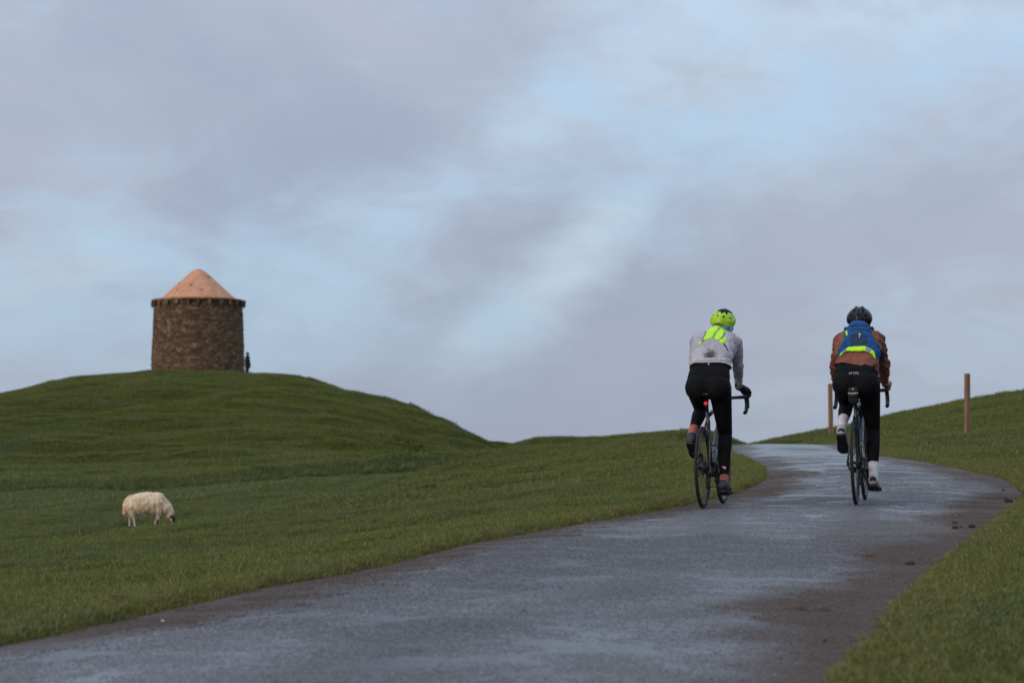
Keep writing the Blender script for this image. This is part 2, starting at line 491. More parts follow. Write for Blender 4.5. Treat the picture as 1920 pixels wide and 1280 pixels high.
def m_road(n):
    pos = n.node('ShaderNodeNewGeometry').outputs['Position']
    along = n.node('ShaderNodeAttribute', attribute_name='lane').outputs['Vector']      # (across, along, 0)
    mid = n.noise(n.mapping(along, scale=(1.0, 0.38, 1.0), loc=(4, 4, 0)), 3.0, 3.0, 0.55, 0.3)
    spk = n.noise(n.mapping(along, scale=(1.0, 0.13, 1.0)), 55.0, 2.0, 0.6)
    agg = n.node('ShaderNodeTexVoronoi', feature='F1'); n.put(agg.inputs['Vector'], pos); agg.inputs['Scale'].default_value = 62.0
    grit = n.noise(pos, 24.0, 4.0, 0.75)
    asphalt = n.mix(agg.outputs['Color'], (0.042, 0.042, 0.046), (0.105, 0.103, 0.108))
    asphalt = n.mix(n.math('MULTIPLY', n.ramp(mid, 0.42, 0.68), 0.45), asphalt, (0.086, 0.066, 0.056))
    mudc = n.mix(n.ramp(grit, 0.3, 0.7), (0.060, 0.043, 0.035), (0.116, 0.086, 0.069))
    mud = n.node('ShaderNodeAttribute', attribute_name='mud').outputs['Fac']
    mud = n.math('ADD', mud, n.math('MULTIPLY', n.math('SUBTRACT', grit, 0.5), n.ramp(mud, 0.0, 0.3, 0.0, 0.6)), None, True)
    col = n.mix(mud, asphalt, mudc)
    # wet film: smooth where water stands, matt where mud or dry stone lies
    wet = n.node('ShaderNodeAttribute', attribute_name='wet').outputs['Fac']
    wet = n.math('ADD', wet, n.math('MULTIPLY', n.math('SUBTRACT', spk, 0.5), 0.9), None, True)
    rough = n.fmix(mud, n.fmix(wet, 0.50, 0.28), 0.80)
    spec = n.fmix(mud, n.fmix(wet, 0.26, 0.88), 0.10)
    h = n.math('ADD', n.math('MULTIPLY', agg.outputs['Distance'], 1.0), n.math('MULTIPLY', spk, 1.6))
    h = n.math('ADD', h, n.math('MULTIPLY', grit, 0.9))
    nm = n.bump(h, 0.6, 0.007)
    return principled(n, col, rough, spec, normal=nm)


def m_chip(n):
    t = n.node('ShaderNodeSeparateColor'); n.put(t.inputs[0], n.node('ShaderNodeAttribute', attribute_name='tint').outputs['Color'])
    c = n.mix(t.outputs[0], (0.034, 0.034, 0.038), (0.125, 0.118, 0.117))
    c = n.mix(n.ramp(t.outputs[1], 0.97, 0.98), c, (0.26, 0.235, 0.20))
    mud = n.node('ShaderNodeAttribute', attribute_name='mud', attribute_type='INSTANCER').outputs['Fac']
    wet = n.node('ShaderNodeAttribute', attribute_name='wet', attribute_type='INSTANCER').outputs['Fac']
    c = n.mix(n.math('MULTIPLY', mud, 0.9), c, n.mix(t.outputs[2], (0.060, 0.043, 0.035), (0.118, 0.088, 0.071)))
    return principled(n, c, n.fmix(mud, n.fmix(wet, 0.45, 0.26), 0.8), n.fmix(mud, n.fmix(wet, 0.35, 1.0), 0.10))


M_CHIP = material('stone_chipping', m_chip)
M_GROUND = material('turf', m_ground)
M_BLADE = material('grass_blade', m_blade)
M_SHADE = material('shade_blade', lambda n: m_blade(n, 0.0, 0.88))  # blades coloured dark to stand for soft shade
M_EDGE = material('trodden_blade', lambda n: m_blade(n, 0.45))
M_ROAD = material('wet_asphalt', m_road)


# ------------------------------------------------------------------ mesh helpers
def link(name, me, mat=None, parent=None, smooth=False):
    if mat is not None and not me.materials:
        me.materials.append(mat)
    if smooth:
        me.polygons.foreach_set('use_smooth', [True] * len(me.polygons))
    o = bpy.data.objects.new(name, me)
    COL.objects.link(o)
    if parent is not None:
        o.parent = parent
    return o


def tag(o, label=None, cat=None, group=None, kind=None):
    if label: o['label'] = label
    if cat: o['category'] = cat
    if group: o['group'] = group
    if kind: o['kind'] = kind
    return o


def grid_mesh(name, X, Y, Z):
    r, c = X.shape
    co = np.stack([X, Y, Z], -1).reshape(-1, 3)
    i = np.arange((r - 1) * (c - 1)); a = (i // (c - 1)) * c + i % (c - 1)
    f = np.stack([a, a + 1, a + c + 1, a + c], -1)
    me = bpy.data.meshes.new(name)
    me.vertices.add(len(co)); me.vertices.foreach_set('co', co.astype(np.float32).ravel())
    me.loops.add(f.size); me.loops.foreach_set('vertex_index', f.astype(np.int32).ravel())
    me.polygons.add(len(f)); me.polygons.foreach_set('loop_start', np.arange(0, f.size, 4, dtype=np.int32))
    me.polygons.foreach_set('use_smooth', np.ones(len(f), bool))
    me.update(calc_edges=True)
    return me


def point_attr(me, name, vals, kind='FLOAT'):
    a = me.attributes.new(name, kind, 'POINT')
    a.data.foreach_set('vector' if kind == 'FLOAT_VECTOR' else 'value', np.asarray(vals, np.float32 if kind != 'INT' else np.int32).ravel())


# ---- the ground: one sheet, fine near the camera and coarse towards the horizon
ys = np.concatenate([np.linspace(-40, 6, 50), np.exp(np.linspace(math.log(6.15), math.log(60), 300)),
                     np.exp(np.linspace(math.log(60.7), math.log(105), 60)), np.linspace(105.4, 130, 90), np.linspace(130.5, 212, 150), np.exp(np.linspace(math.log(213), math.log(260), 30)), np.exp(np.linspace(math.log(263), math.log(720), 70)),
                     np.array([800, 1000, 1400, 2200, 4000, 7000.])])
uu = np.linspace(-1, 1, 331); uu = 0.62 * uu + 0.38 * uu ** 3
GY = np.repeat(ys[:, None], len(uu), 1)
half = 9 + 0.34 * np.maximum(GY, 0) + np.maximum(GY - 480, 0) * 1.6
GX = uu[None] * half + np.clip(GY / 60, 0, 1) * 1.0
GZ = ground_height(GX, GY)
gme = grid_mesh('ground', GX, GY, GZ)
rdist = road_dist(GX, GY) + edge_wobble(GX, GY)
soil = np.clip(1 - (rdist - 0.0) / 0.16, 0, 1)


def bare(px, py, d, rx, ry, amt=1.0):
    c = at(px, py, d)
    return amt * np.exp(-(((GX - c[0]) / rx) ** 2 + ((GY - c[1]) / ry) ** 2))


for b in [(15, 1013, 55.5, 1.2, 2.0), (115, 992, 60, 0.9, 1.8, .85), (245, 992, 58.5, .35, 1.3, .7), (300, 983, 40.5, .5, .8, .8), (310, 1060, 20, .14, .28, .9),
          (580, 945, 41, .8, 1.4, .6), (520, 952, 40, .5, .9, .6), (560, 899, 112.5, 1.6, .8, .5), (700, 882, 119, 1.6, .8, .6), (690, 803, 162, 2.4, 4, .75),
          (745, 822, 157, 2.2, 4, .75), (850, 798, 187, 1.5, 3, .8), (820, 782, 189, 1.2, 3, .7), (1672, 828, 57, 0.9, 1.6, 1.0), (1560, 1262, 9.9, .1, .3, .8), (1690, 832, 54, .5, 1.0, .7)]:
    soil = np.maximum(soil, bare(*b))
point_attr(gme, 'soil', soil)
ground = tag(link('ground', gme, M_GROUND), 'rolling green sheep pasture around the lane and up the hills', 'pasture', kind='structure')

# ---- the road
ry = np.concatenate([np.linspace(-14, 6, 60), np.exp(np.linspace(math.log(6.1), math.log(110), 420))])
tt = np.linspace(-0.012, 1.012, 91)
RY = np.repeat(ry[:, None], len(tt), 1)
l_, r_ = road_edges(RY)
RX = l_ + tt[None] * (r_ - l_)
RZ = road_height(RX, RY)
rme = grid_mesh('road', RX, RY, RZ)
point_attr(rme, 'mud', road_mud(RX, RY)); point_attr(rme, 'wet', road_wet(RX, RY))
dl = np.concatenate([[0], np.cumsum(np.hypot(np.diff(ry), np.diff((l_[:, 0] + r_[:, 0]) / 2)))])
point_attr(rme, 'lane', np.stack([(tt[None] - .5) * (r_ - l_), np.repeat(dl[:, None], len(tt), 1), RX * 0], -1), 'FLOAT_VECTOR')
road = tag(link('road', rme, M_ROAD), 'narrow wet asphalt lane curving uphill over the crest', 'road', kind='structure')


# ---- turf blades: small patches of modelled blades laid over the ground
def blade_patch(name, size, count, h0, h1, w, lean=0.5, round_=False):
    r = np.random.default_rng(abs(hash(name)) % 1000 if False else sum(map(ord, name)))
    if round_:
        rad = size * np.sqrt(r.random(count)) * 0.5; th = r.random(count) * 6.283
        px, py = rad * np.cos(th), rad * np.sin(th)
    else:
        px, py = (r.random(count) - .5) * size, (r.random(count) - .5) * size
    cs = 31 + int(name[-1])
    cl = 0.60 + 0.55 * value_noise(px, py, min(size, .5) / 4, cs) + 0.40 * value_noise(px, py, min(size, .5) / 11, cs + 7)
    h = (h0 + (h1 - h0) * r.random(count) ** 1.5) * np.clip(cl, .22, 1.6)
    straw = r.random(count) < .006
    h = np.where(straw, h * 1.5 + .008, h)
    ang = r.random(count) * 6.283
    ln = lean * h * (0.4 + r.random(count))
    la = r.random(count) * 6.283
    dx, dy = np.cos(ang) * w / 2, np.sin(ang) * w / 2
    lx, ly = np.cos(la) * ln, np.sin(la) * ln
    z0 = np.full(count, -0.012)
    v = np.stack([
        np.stack([px - dx, py - dy, z0], -1), np.stack([px + dx, py + dy, z0], -1),
        np.stack([px + lx * .35 + dx * .8, py + ly * .35 + dy * .8, h * .6], -1), np.stack([px + lx * .35 - dx * .8, py + ly * .35 - dy * .8, h * .6], -1),
        np.stack([px + lx, py + ly, h], -1)], 1).reshape(-1, 3)
    k = np.arange(count) * 5
    quads = np.stack([k, k+1, k+2, k+3], -1); tris = np.stack([k+3, k+2, k+4], -1)
    me = bpy.data.meshes.new(name)
    me.from_pydata(v.tolist(), [], quads.tolist() + tris.tolist())
    tint = np.repeat(np.stack([np.clip(r.random(count) * .75 + .3 * (cl - .4), 0, 1), np.where(straw, 1.0, r.random(count)), r.random(count), np.ones(count)], -1), 5, 0)
    ca = me.attributes.new('tint', 'FLOAT_COLOR', 'POINT')
    ca.data.foreach_set('color', tint.astype(np.float32).ravel())
    me.materials.append(M_BLADE)
    return me


def scatter(name, label, patches, pts, rots, scales, idx):
    """one stuff object: points on the ground, each carrying one of the blade patches"""
    coll = bpy.data.collections.new(name + '_patches')
    for i, me in enumerate(patches):
        coll.objects.link(bpy.data.objects.new('%s_patch_%02d' % (name, i), me))
    me = bpy.data.meshes.new(name)
    me.vertices.add(len(pts)); me.vertices.foreach_set('co', pts.astype(np.float32).ravel())
    point_attr(me, 'rot', rots, 'FLOAT_VECTOR'); point_attr(me, 'scl', scales); point_attr(me, 'pick', idx, 'INT')
    o = link(name, me)
    g = bpy.data.node_groups.new(name, 'GeometryNodeTree')
    g.interface.new_socket('Geometry', in_out='INPUT', socket_type='NodeSocketGeometry')
    g.interface.new_socket('Geometry', in_out='OUTPUT', socket_type='NodeSocketGeometry')
    gi = g.nodes.new('NodeGroupInput'); go = g.nodes.new('NodeGroupOutput')
    ci = g.nodes.new('GeometryNodeCollectionInfo'); ci.inputs['Collection'].default_value = coll
    ci.inputs['Separate Children'].default_value = True; ci.inputs['Reset Children'].default_value = True
    ip = g.nodes.new('GeometryNodeInstanceOnPoints'); ip.inputs['Pick Instance'].default_value = True

    def attr(nm, dt):
        a = g.nodes.new('GeometryNodeInputNamedAttribute'); a.data_type = dt; a.inputs['Name'].default_value = nm
        return a.outputs['Attribute']
    er = g.nodes.new('FunctionNodeEulerToRotation')
    g.links.new(attr('rot', 'FLOAT_VECTOR'), er.inputs[0])
    g.links.new(gi.outputs[0], ip.inputs['Points']); g.links.new(ci.outputs[0], ip.inputs['Instance'])
    g.links.new(attr('pick', 'INT'), ip.inputs['Instance Index']); g.links.new(er.outputs[0], ip.inputs['Rotation'])
    g.links.new(attr('scl', 'FLOAT'), ip.inputs['Scale']); g.links.new(ip.outputs[0], go.inputs[0])
    o.modifiers.new('turf', 'NODES').node_group = g
    tag(o, label, 'grass', kind='stuff')
    return o


def tilt(sx, sy, spin):
    """Euler angles that stand a patch on a slope (sx, sy) and spin it"""
    n = np.stack([-sx, -sy, np.ones_like(sx)], -1); n /= np.linalg.norm(n, axis=1)[:, None]
    a = np.stack([np.cos(spin), np.sin(spin), np.zeros_like(spin)], -1)
    a -= n * (a * n).sum(1)[:, None]; a /= np.linalg.norm(a, axis=1)[:, None]
    b = np.cross(n, a)
    return np.stack([np.arctan2(b[:, 2], n[:, 2]), -np.arcsin(np.clip(a[:, 2], -1, 1)), np.arctan2(a[:, 1], a[:, 0])], -1)


def lay(X, Y, r, npick, eps=0.12):
    """points on the ground, tilted with the slope and turned at random"""
    Z = ground_height(X, Y)
    sx = (ground_height(X + eps, Y) - ground_height(X - eps, Y)) / (2 * eps)
    sy = (ground_height(X, Y + eps) - ground_height(X, Y - eps)) / (2 * eps)
    rots = tilt(sx, sy, r.random(len(X)) * 6.283)
    return np.stack([X, Y, Z], -1), rots, 0.85 + 0.35 * r.random(len(X)), r.integers(0, npick, len(X))


def field(y0, y1, step, grow, r, keep):
    """jittered rows of points over the visible wedge of ground and a margin beside it"""
    out = []
    y = y0
    while y < y1:
        s = step * (1 + grow * (y - y0))
        w = 0.18 * y * 1.25 + 1.2
        xs = np.arange(-w, w, s)
        out.append(np.stack([xs + (r.random(len(xs)) - .5) * s * .9, y + (r.random(len(xs)) - .5) * s * .9], -1))
        y += s
    p = np.concatenate(out)
    return p[keep(p[:, 0], p[:, 1])]


def soil_keep(p, r):
    """bare soil carries little grass"""
    k = np.ones(len(p), bool)
    for px, py, d, rx, ry, *a in [(15, 1013, 55.5, 1.2, 2.0), (115, 992, 60, 0.9, 1.8), (300, 983, 40.5, .5, .8), (310, 1060, 20, .14, .28), (1672, 828, 57, 0.9, 1.6)]:
        c = at(px, py, d)
        k &= ~((((p[:, 0] - c[0]) / rx) ** 2 + ((p[:, 1] - c[1]) / ry) ** 2 < 0.55) & (r.random(len(p)) < 0.85))
    return k


if not QUICK:
    r1 = np.random.default_rng(3)
    near = [blade_patch('near_turf_%d' % i, 0.50, 1500, .016, .046, .0042, .8, True) for i in range(5)]
    p = field(6.5, 36, 0.25, 0.004, r1, lambda X, Y: road_dist(X, Y) + edge_wobble(X, Y) > 0.30)
    q = field(36, 64, 0.24, 0.0, r1, lambda X, Y: (road_dist(X, Y) + edge_wobble(X, Y) > 0.30) & (road_dist(X, Y) < 0.95))
    p = np.concatenate([p, q])
    p = p[soil_keep(p, r1)]
    scatter('near_grass', 'short damp grass of the verges beside the lane', near, *lay(p[:, 0], p[:, 1], r1, 5))
    tuft = [blade_patch('edge_turf_%d' % i, 0.12, 95, .012, .044, .0038, .9, True) for i in range(4)]
    for t_ in tuft: t_.materials[0] = M_EDGE
    e = []
    for side in (0, 1):
        y = np.sort(7 + 55 * r1.random(7500) ** 1.6)
        x = road_edges(y)[side]
        e.append(np.stack([x + (1 if side else -1) * (r1.random(len(y)) ** 1.2 * 0.42), y], -1))
    e = np.concatenate(e)
    e = e[(road_dist(e[:, 0], e[:, 1]) + edge_wobble(e[:, 0], e[:, 1])) > 0.03]
    scatter('edge_grass', 'ragged grass tufts along both muddy edges of the lane', tuft, *lay(e[:, 0], e[:, 1], r1, 4))
    midp = [blade_patch('middle_turf_%d' % i, 1.05, 2100, .022, .058, .009, .8, True) for i in range(4)]
    p = field(34, 80, 0.60, 0.006, r1, lambda X, Y: road_dist(X, Y) + edge_wobble(X, Y) > 0.66)
    p = p[soil_keep(p, r1)]
    scatter('middle_grass', 'grazed grass of the field around the sheep and the posts', midp, *lay(p[:, 0], p[:, 1], r1, 4))
    farp = [blade_patch('far_turf_%d' % i, 1.8, 1700, .035, .095, .018, .9, True) for i in range(4)]
    p = field(78, 214, 1.12, 0.002, r1, lambda X, Y: (road_dist(X, Y) > 0.5) & ((np.abs(Y - bank_line(X) - .1) > 0.12) | (X > -2)) & ((X + 21.8) ** 2 + (Y - 210.4) ** 2 > 4.6 ** 2))
    scatter('far_grass', 'rough pasture grass covering the tower hill', farp, *lay(p[:, 0], p[:, 1], r1, 4, .5))

    # tall dark blades added in place of soft shade along the ditch and hollow
    shade_tuft = [blade_patch('ditch_rush_%d' % i, 1.1, 900, .10, .28, .018, .6, True) for i in range(3)]  # no real rushes: added dark blades standing in for soft shade
    for t_ in shade_tuft: t_.materials[0] = M_SHADE
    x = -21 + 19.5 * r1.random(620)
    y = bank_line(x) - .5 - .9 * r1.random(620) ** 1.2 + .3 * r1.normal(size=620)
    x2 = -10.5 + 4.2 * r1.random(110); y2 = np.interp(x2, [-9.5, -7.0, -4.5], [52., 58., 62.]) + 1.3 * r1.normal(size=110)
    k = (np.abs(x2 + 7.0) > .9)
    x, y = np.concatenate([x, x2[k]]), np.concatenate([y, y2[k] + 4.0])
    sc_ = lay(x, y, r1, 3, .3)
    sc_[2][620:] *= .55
    scatter('shade_grass', 'tall dark grass added to stand for soft shade in the ditch and hollow', shade_tuft, *sc_)


# ---- stone chippings standing proud of the tarmac
def chip_patch(name, size, count):
    r = np.random.default_rng(sum(map(ord, name)))
    rad = size * np.sqrt(r.random(count)) * 0.5; th = r.random(count) * 6.283
    px, py = rad * np.cos(th), rad * np.sin(th)
    w = .0032 + .0038 * r.random(count) ** 1.5; h = w * (.15 + .30 * r.random(count)); a0 = r.random(count) * 6.283
    v, f = [], []
    for k in range(5):
        a = a0 + k * 6.283 / 5; q = w * (.75 + .5 * r.random(count))
        v.append(np.stack([px + np.cos(a) * q, py + np.sin(a) * q, np.full(count, -.0015)], -1))
    for k in range(3):
        a = a0 + .4 + k * 6.283 / 3; q = w * (.35 + .35 * r.random(count))
        v.append(np.stack([px + np.cos(a) * q, py + np.sin(a) * q, h * (.8 + .4 * r.random(count))], -1))
    v = np.stack(v, 1).reshape(-1, 3)
    for i in range(count):
        b = i * 8
        f += [(b+5, b+6, b+7), (b, b+1, b+5), (b+1, b+6, b+5), (b+1, b+2, b+6), (b+2, b+3, b+6), (b+3, b+7, b+6), (b+3, b+4, b+7), (b+4, b+5, b+7), (b+4, b, b+5)]
    me = bpy.data.meshes.new(name); me.from_pydata(v.tolist(), [], f)
    tint = np.repeat(np.stack([r.random(count), r.random(count), r.random(count), np.ones(count)], -1), 8, 0)
    ca = me.attributes.new('tint', 'FLOAT_COLOR', 'POINT'); ca.data.foreach_set('color', tint.astype(np.float32).ravel())
    me.materials.append(M_CHIP)
    return me


if not QUICK:
    r2 = np.random.default_rng(8)
    chips = [chip_patch('road_chip_%d' % i, 0.42, 460) for i in range(3)]
    p = field(6.5, 50, 0.23, 0.0, r2, lambda X, Y: (road_dist(X, Y) < -0.04) & (r2.random(len(X)) < np.clip((44 - Y) / 30, 0, .8)))
    eps = .1
    pts, rots, scl, idx = lay(p[:, 0], p[:, 1], r2, 3)
    X, Y = p[:, 0], p[:, 1]
    pts[:, 2] = road_height(X, Y)
    sx = (road_height(X + eps, Y) - road_height(X - eps, Y)) / (2 * eps); sy = (road_height(X, Y + eps) - road_height(X, Y - eps)) / (2 * eps)
    rots = tilt(sx, sy, r2.random(len(X)) * 6.283)
    ch = scatter('road_chippings', 'coarse stone chippings set in the worn surface of the lane', chips, pts, rots, scl, idx)
    ch['category'] = 'gravel'
    point_attr(ch.data, 'mud', road_mud(X, Y)); point_attr(ch.data, 'wet', road_wet(X, Y))

# ------------------------------------------------------------------ shape helpers
def bm_obj(name, bm, mat, parent=None, smooth=False):
    me = bpy.data.meshes.new(name)
    bm.to_mesh(me); bm.free()
    return link(name, me, mat, parent, smooth)


def empty(name, loc=(0, 0, 0), rot=(0, 0, 0)):
    o = bpy.data.objects.new(name, None)
    o.empty_display_size = 0.2
    o.location = loc; o.rotation_euler = rot
    COL.objects.link(o)
    return o


def add_box(bm, c, s, rot=None):
    m = Matrix.Translation(Vector(c)) @ (rot.to_4x4() if rot else Matrix.Identity(4)) @ Matrix.Diagonal((s[0], s[1], s[2], 1))
    return bmesh.ops.create_cube(bm, size=1.0, matrix=m)['verts']


def add_tube(bm, pts, radii, seg=10, caps=True, closed=False, squash=None):
    """tube through points; radii a number or one per point; squash=(sx, sz) flattens the section"""
    pts = [Vector(p) for p in pts]
    n = len(pts)
    if not hasattr(radii, '__len__'):
        radii = [radii] * n
    rings = []
    up = None
    for i, p in enumerate(pts):
        if closed:
            t = (pts[(i+1) % n] - pts[i-1]).normalized()
        else:
            t = (pts[min(i+1, n-1)] - pts[max(i-1, 0)]).normalized()
        if up is None:
            up = Vector((0, 0, 1)) if abs(t.z) < 0.9 else Vector((0, 1, 0))
        a = t.cross(up).normalized(); b = a.cross(t).normalized(); up = b
        sx, sz = squash or (1, 1)
        rings.append([bm.verts.new(p + (a * math.cos(k / seg * 6.28318) * sx + b * math.sin(k / seg * 6.28318) * sz) * radii[i]) for k in range(seg)])
    m = n if closed else n - 1
    for i in range(m):
        r0, r1 = rings[i], rings[(i+1) % n]
        for k in range(seg):
            bm.faces.new((r0[k], r0[(k+1) % seg], r1[(k+1) % seg], r1[k]))
    if caps and not closed:
        bm.faces.new(rings[0][::-1]); bm.faces.new(rings[-1])


def add_lathe(bm, prof, seg=48, axis='Z', centre=(0, 0, 0), closed=False):
    """prof: list of (radius, height) turned around an axis through centre"""
    c = Vector(centre)
    rings = []
    for r, h in prof:
        row = []
        for k in range(seg):
            a = k / seg * 2 * math.pi
            if axis == 'Z': v = Vector((r * math.cos(a), r * math.sin(a), h))
            else: v = Vector((h, r * math.cos(a), r * math.sin(a)))
            row.append(bm.verts.new(c + v))
        rings.append(row)
    m = len(rings) if closed else len(rings) - 1
    for i in range(m):
        a_, b_ = rings[i], rings[(i+1) % len(rings)]
        for k in range(seg):
            bm.faces.new((a_[k], a_[(k+1) % seg], b_[(k+1) % seg], b_[k]))
    return rings


_ico = bmesh.new(); bmesh.ops.create_icosphere(_ico, subdivisions=2, radius=1.0)
ICO = [v.co.copy() for v in _ico.verts]; _ico.free()


def hull(bm, balls, sub=2):
    """convex hull of balls (x, y, z, r): a closed tapered blob"""
    vs = [bm.verts.new(Vector((x, y, z)) + v * r) for x, y, z, r in balls for v in ICO]
    bmesh.ops.convex_hull(bm, input=vs)
    bmesh.ops.delete(bm, geom=[v for v in bm.verts if not v.link_faces], context='VERTS')


def volume(name, blobs, voxel=0.008, smooth=6, factor=0.5, sub=2):
    """blobs (each a list of balls) melted into one continuous skin"""
    bm = bmesh.new()
    for b in blobs:
        t = bmesh.new(); hull(t, b, sub)
        m = bpy.data.meshes.new('t'); t.to_mesh(m); t.free()
        bm.from_mesh(m); bpy.data.meshes.remove(m)
    me = bpy.data.meshes.new(name); bm.to_mesh(me); bm.free()
    o = bpy.data.objects.new(name, me); COL.objects.link(o)
    r = o.modifiers.new('r', 'REMESH'); r.mode = 'VOXEL'; r.voxel_size = voxel; r.use_smooth_shade = True
    if smooth:
        s = o.modifiers.new('s', 'SMOOTH'); s.iterations = smooth; s.factor = factor
    dg = bpy.context.evaluated_depsgraph_get()
    out = bpy.data.meshes.new_from_object(o.evaluated_get(dg))
    bpy.data.objects.remove(o); bpy.data.meshes.remove(me)
    out.name = name
    return out


def grow(blobs, d):
    return [[(x, y, z, r + d) for x, y, z, r in b] for b in blobs]


def wrinkle(me, fn):
    """push vertices along their normals by fn(x, y, z)"""
    n = len(me.vertices)
    co = np.empty(n * 3, np.float32); me.vertices.foreach_get('co', co)
    no = np.empty(n * 3, np.float32); me.vertices.foreach_get('normal', no)
    co = co.reshape(-1, 3); no = no.reshape(-1, 3)
    co += no * np.array([fn(*c) for c in co], np.float32)[:, None]
    me.vertices.foreach_set('co', co.ravel()); me.update()


def cut(me, point, normal):
    """remove what lies on the normal's side of a plane"""
    bm = bmesh.new(); bm.from_mesh(me)
    bmesh.ops.bisect_plane(bm, geom=bm.verts[:] + bm.edges[:] + bm.faces[:], plane_co=point, plane_no=normal, clear_outer=True)
    bm.to_mesh(me); bm.free()


def bvh(*meshes):
    vs, fs = [], []
    for me in meshes:
        k = len(vs)
        vs += [v.co.copy() for v in me.vertices]
        fs += [[i + k for i in p.vertices] for p in me.polygons]
    return BVHTree.FromPolygons(vs, fs)


def inside(poly, x, y):
    c = False
    j = len(poly) - 1
    for i in range(len(poly)):
        xi, yi = poly[i]; xj, yj = poly[j]
        if (yi > y) != (yj > y) and x < (xj - xi) * (y - yi) / (yj - yi) + xi:
            c = not c
        j = i
    return c


def laid_on(name, tree, poly, lift, mat, parent, step=0.006, origin=-1.0, thick=0.003, way=(0, 1, 0), maxd=3.0):
    """a sheet cut to an outline (x, z seen from behind), laid on a surface met along way"""
    xs = [p[0] for p in poly]; zs = [p[1] for p in poly]
    nx = max(2, int((max(xs) - min(xs)) / step) + 1); nz = max(2, int((max(zs) - min(zs)) / step) + 1)
    bm = bmesh.new(); grid = {}
    way = Vector(way).normalized()
    base = {}
    for i in range(nx + 1):
        for j in range(nz + 1):
            x = min(xs) + (max(xs) - min(xs)) * i / nx; z = min(zs) + (max(zs) - min(zs)) * j / nz
            h = tree.ray_cast(Vector((x, origin, z)), way, maxd)
            if h[0] is not None:
                n = h[1] if h[1].dot(way) < 0 else -h[1]
                n = (n - way * .4).normalized()
                v = bm.verts.new(h[0] + n * lift)
                grid[i, j] = (x, z, v); base[v] = h[0] - n * .003
    for i in range(nx):
        for j in range(nz):
            k = [(i, j), (i+1, j), (i+1, j+1), (i, j+1)]
            if all(q in grid for q in k):
                cx = sum(grid[q][0] for q in k) / 4; cz = sum(grid[q][1] for q in k) / 4
                ys_ = [grid[q][2].co.y for q in k]
                if inside(poly, cx, cz) and max(ys_) - min(ys_) < 0.06:
                    bm.faces.new([grid[q][2] for q in k])
    bmesh.ops.delete(bm, geom=[v for v in bm.verts if not v.link_faces], context='VERTS')
    if thick:                                   # a rim that closes the sheet down to what it lies on
        edge = [e for e in bm.edges if len(e.link_faces) == 1]
        low = {}
        for e in edge:
            for v in e.verts:
                if v not in low: low[v] = bm.verts.new(base[v])
        for e in edge:
            a, b = e.verts
            bm.faces.new((a, b, low[b], low[a]))
    bmesh.ops.recalc_face_normals(bm, faces=bm.faces[:])
    return bm_obj(name, bm, mat, parent, True)


# ------------------------------------------------------------------ the stone tower on the hill
def m_stone(n):
    info = n.node('ShaderNodeObjectInfo').outputs['Random']
    pos = n.node('ShaderNodeNewGeometry').outputs['Position']
    a = n.noise(pos, 1.3, 5.0, 0.65)
    b = n.noise(pos, 7.0, 5.0, 0.7)
    isl = n.node('ShaderNodeNewGeometry').outputs['Random Per Island']
    pick = n.math('FRACT', n.math('ADD', n.math('MULTIPLY', info, 7.3), n.math('MULTIPLY', isl, 3.1)))
    c = n.mix(pick, (0.098, 0.061, 0.035), (0.195, 0.124, 0.073))
    c = n.mix(n.ramp(n.math('FRACT', n.math('MULTIPLY', pick, 5.7)), 0.78, 0.95), c, (0.250, 0.175, 0.110))
    c = n.mix(n.math('MULTIPLY', n.ramp(n.math('FRACT', n.math('MULTIPLY', pick, 9.1)), 0.80, 0.95), 0.7), c, (0.155, 0.066, 0.036))
    c = n.mix(n.math('MULTIPLY', n.ramp(a, 0.48, 0.70), 0.6), c, (0.055, 0.034, 0.023))
    c = n.mix(n.math('MULTIPLY', n.ramp(b, 0.55, 0.72), 0.5), c, (0.072, 0.058, 0.030))
    return principled(n, c, 0.9, 0.15, normal=n.bump(n.noise(pos, 16.0, 5.0, 0.7), 0.9, 0.05))


def m_mortar(n):
    pos = n.node('ShaderNodeNewGeometry').outputs['Position']
    c = n.mix(n.noise(pos, 5.0, 4.0, 0.6), (0.050, 0.034, 0.024), (0.100, 0.070, 0.048))
    return principled(n, c, 0.95, 0.1, normal=n.bump(n.noise(pos, 20.0, 4.0, 0.7), 0.8, 0.04))


def m_cap(n):
    pos = n.node('ShaderNodeTexCoord').outputs['Object']
    a = n.noise(pos, 1.4, 5.0, 0.65)
    c = n.mix(n.ramp(a, 0.35, 0.65), (0.500, 0.235, 0.125), (0.590, 0.310, 0.180))
    c = n.mix(n.math('MULTIPLY', n.ramp(n.noise(n.mapping(pos, scale=(1, 1, .6)), 5.0, 4.0, 0.6), 0.52, 0.7), 0.5), c, (0.380, 0.180, 0.105))
    sp = n.node('ShaderNodeTexVoronoi'); n.put(sp.inputs['Vector'], n.mapping(pos, loc=(.3, .1, .5))); sp.inputs['Scale'].default_value = 1.25
    d = n.math('ADD', sp.outputs['Distance'], n.math('MULTIPLY', n.math('SUBTRACT', n.noise(pos, 6.0, 4.0, .6), .5), .34))
    c = n.mix(n.math('MULTIPLY', n.ramp(d, 0.10, 0.24, 1.0, 0.0), 0.8), c, (0.150, 0.075, 0.062))
    return principled(n, c, 0.85, 0.2, normal=n.bump(n.noise(pos, 9.0, 4.0, 0.6), 0.5, 0.03))


M_STONE, M_MORTAR, M_CAP = material('ironstone', m_stone), material('mortar', m_mortar), material('cap_stone', m_cap)

TX, TY = at(371, 701, 210)[0], 210.0
TZ = gz(TX, TY - 3.6) - 0.06
TH, TR0, TR1 = 5.50, 3.44, 3.24


def tower_radius(z):
    t = z / TH
    return TR0 + (TR1 - TR0) * t ** 1.3


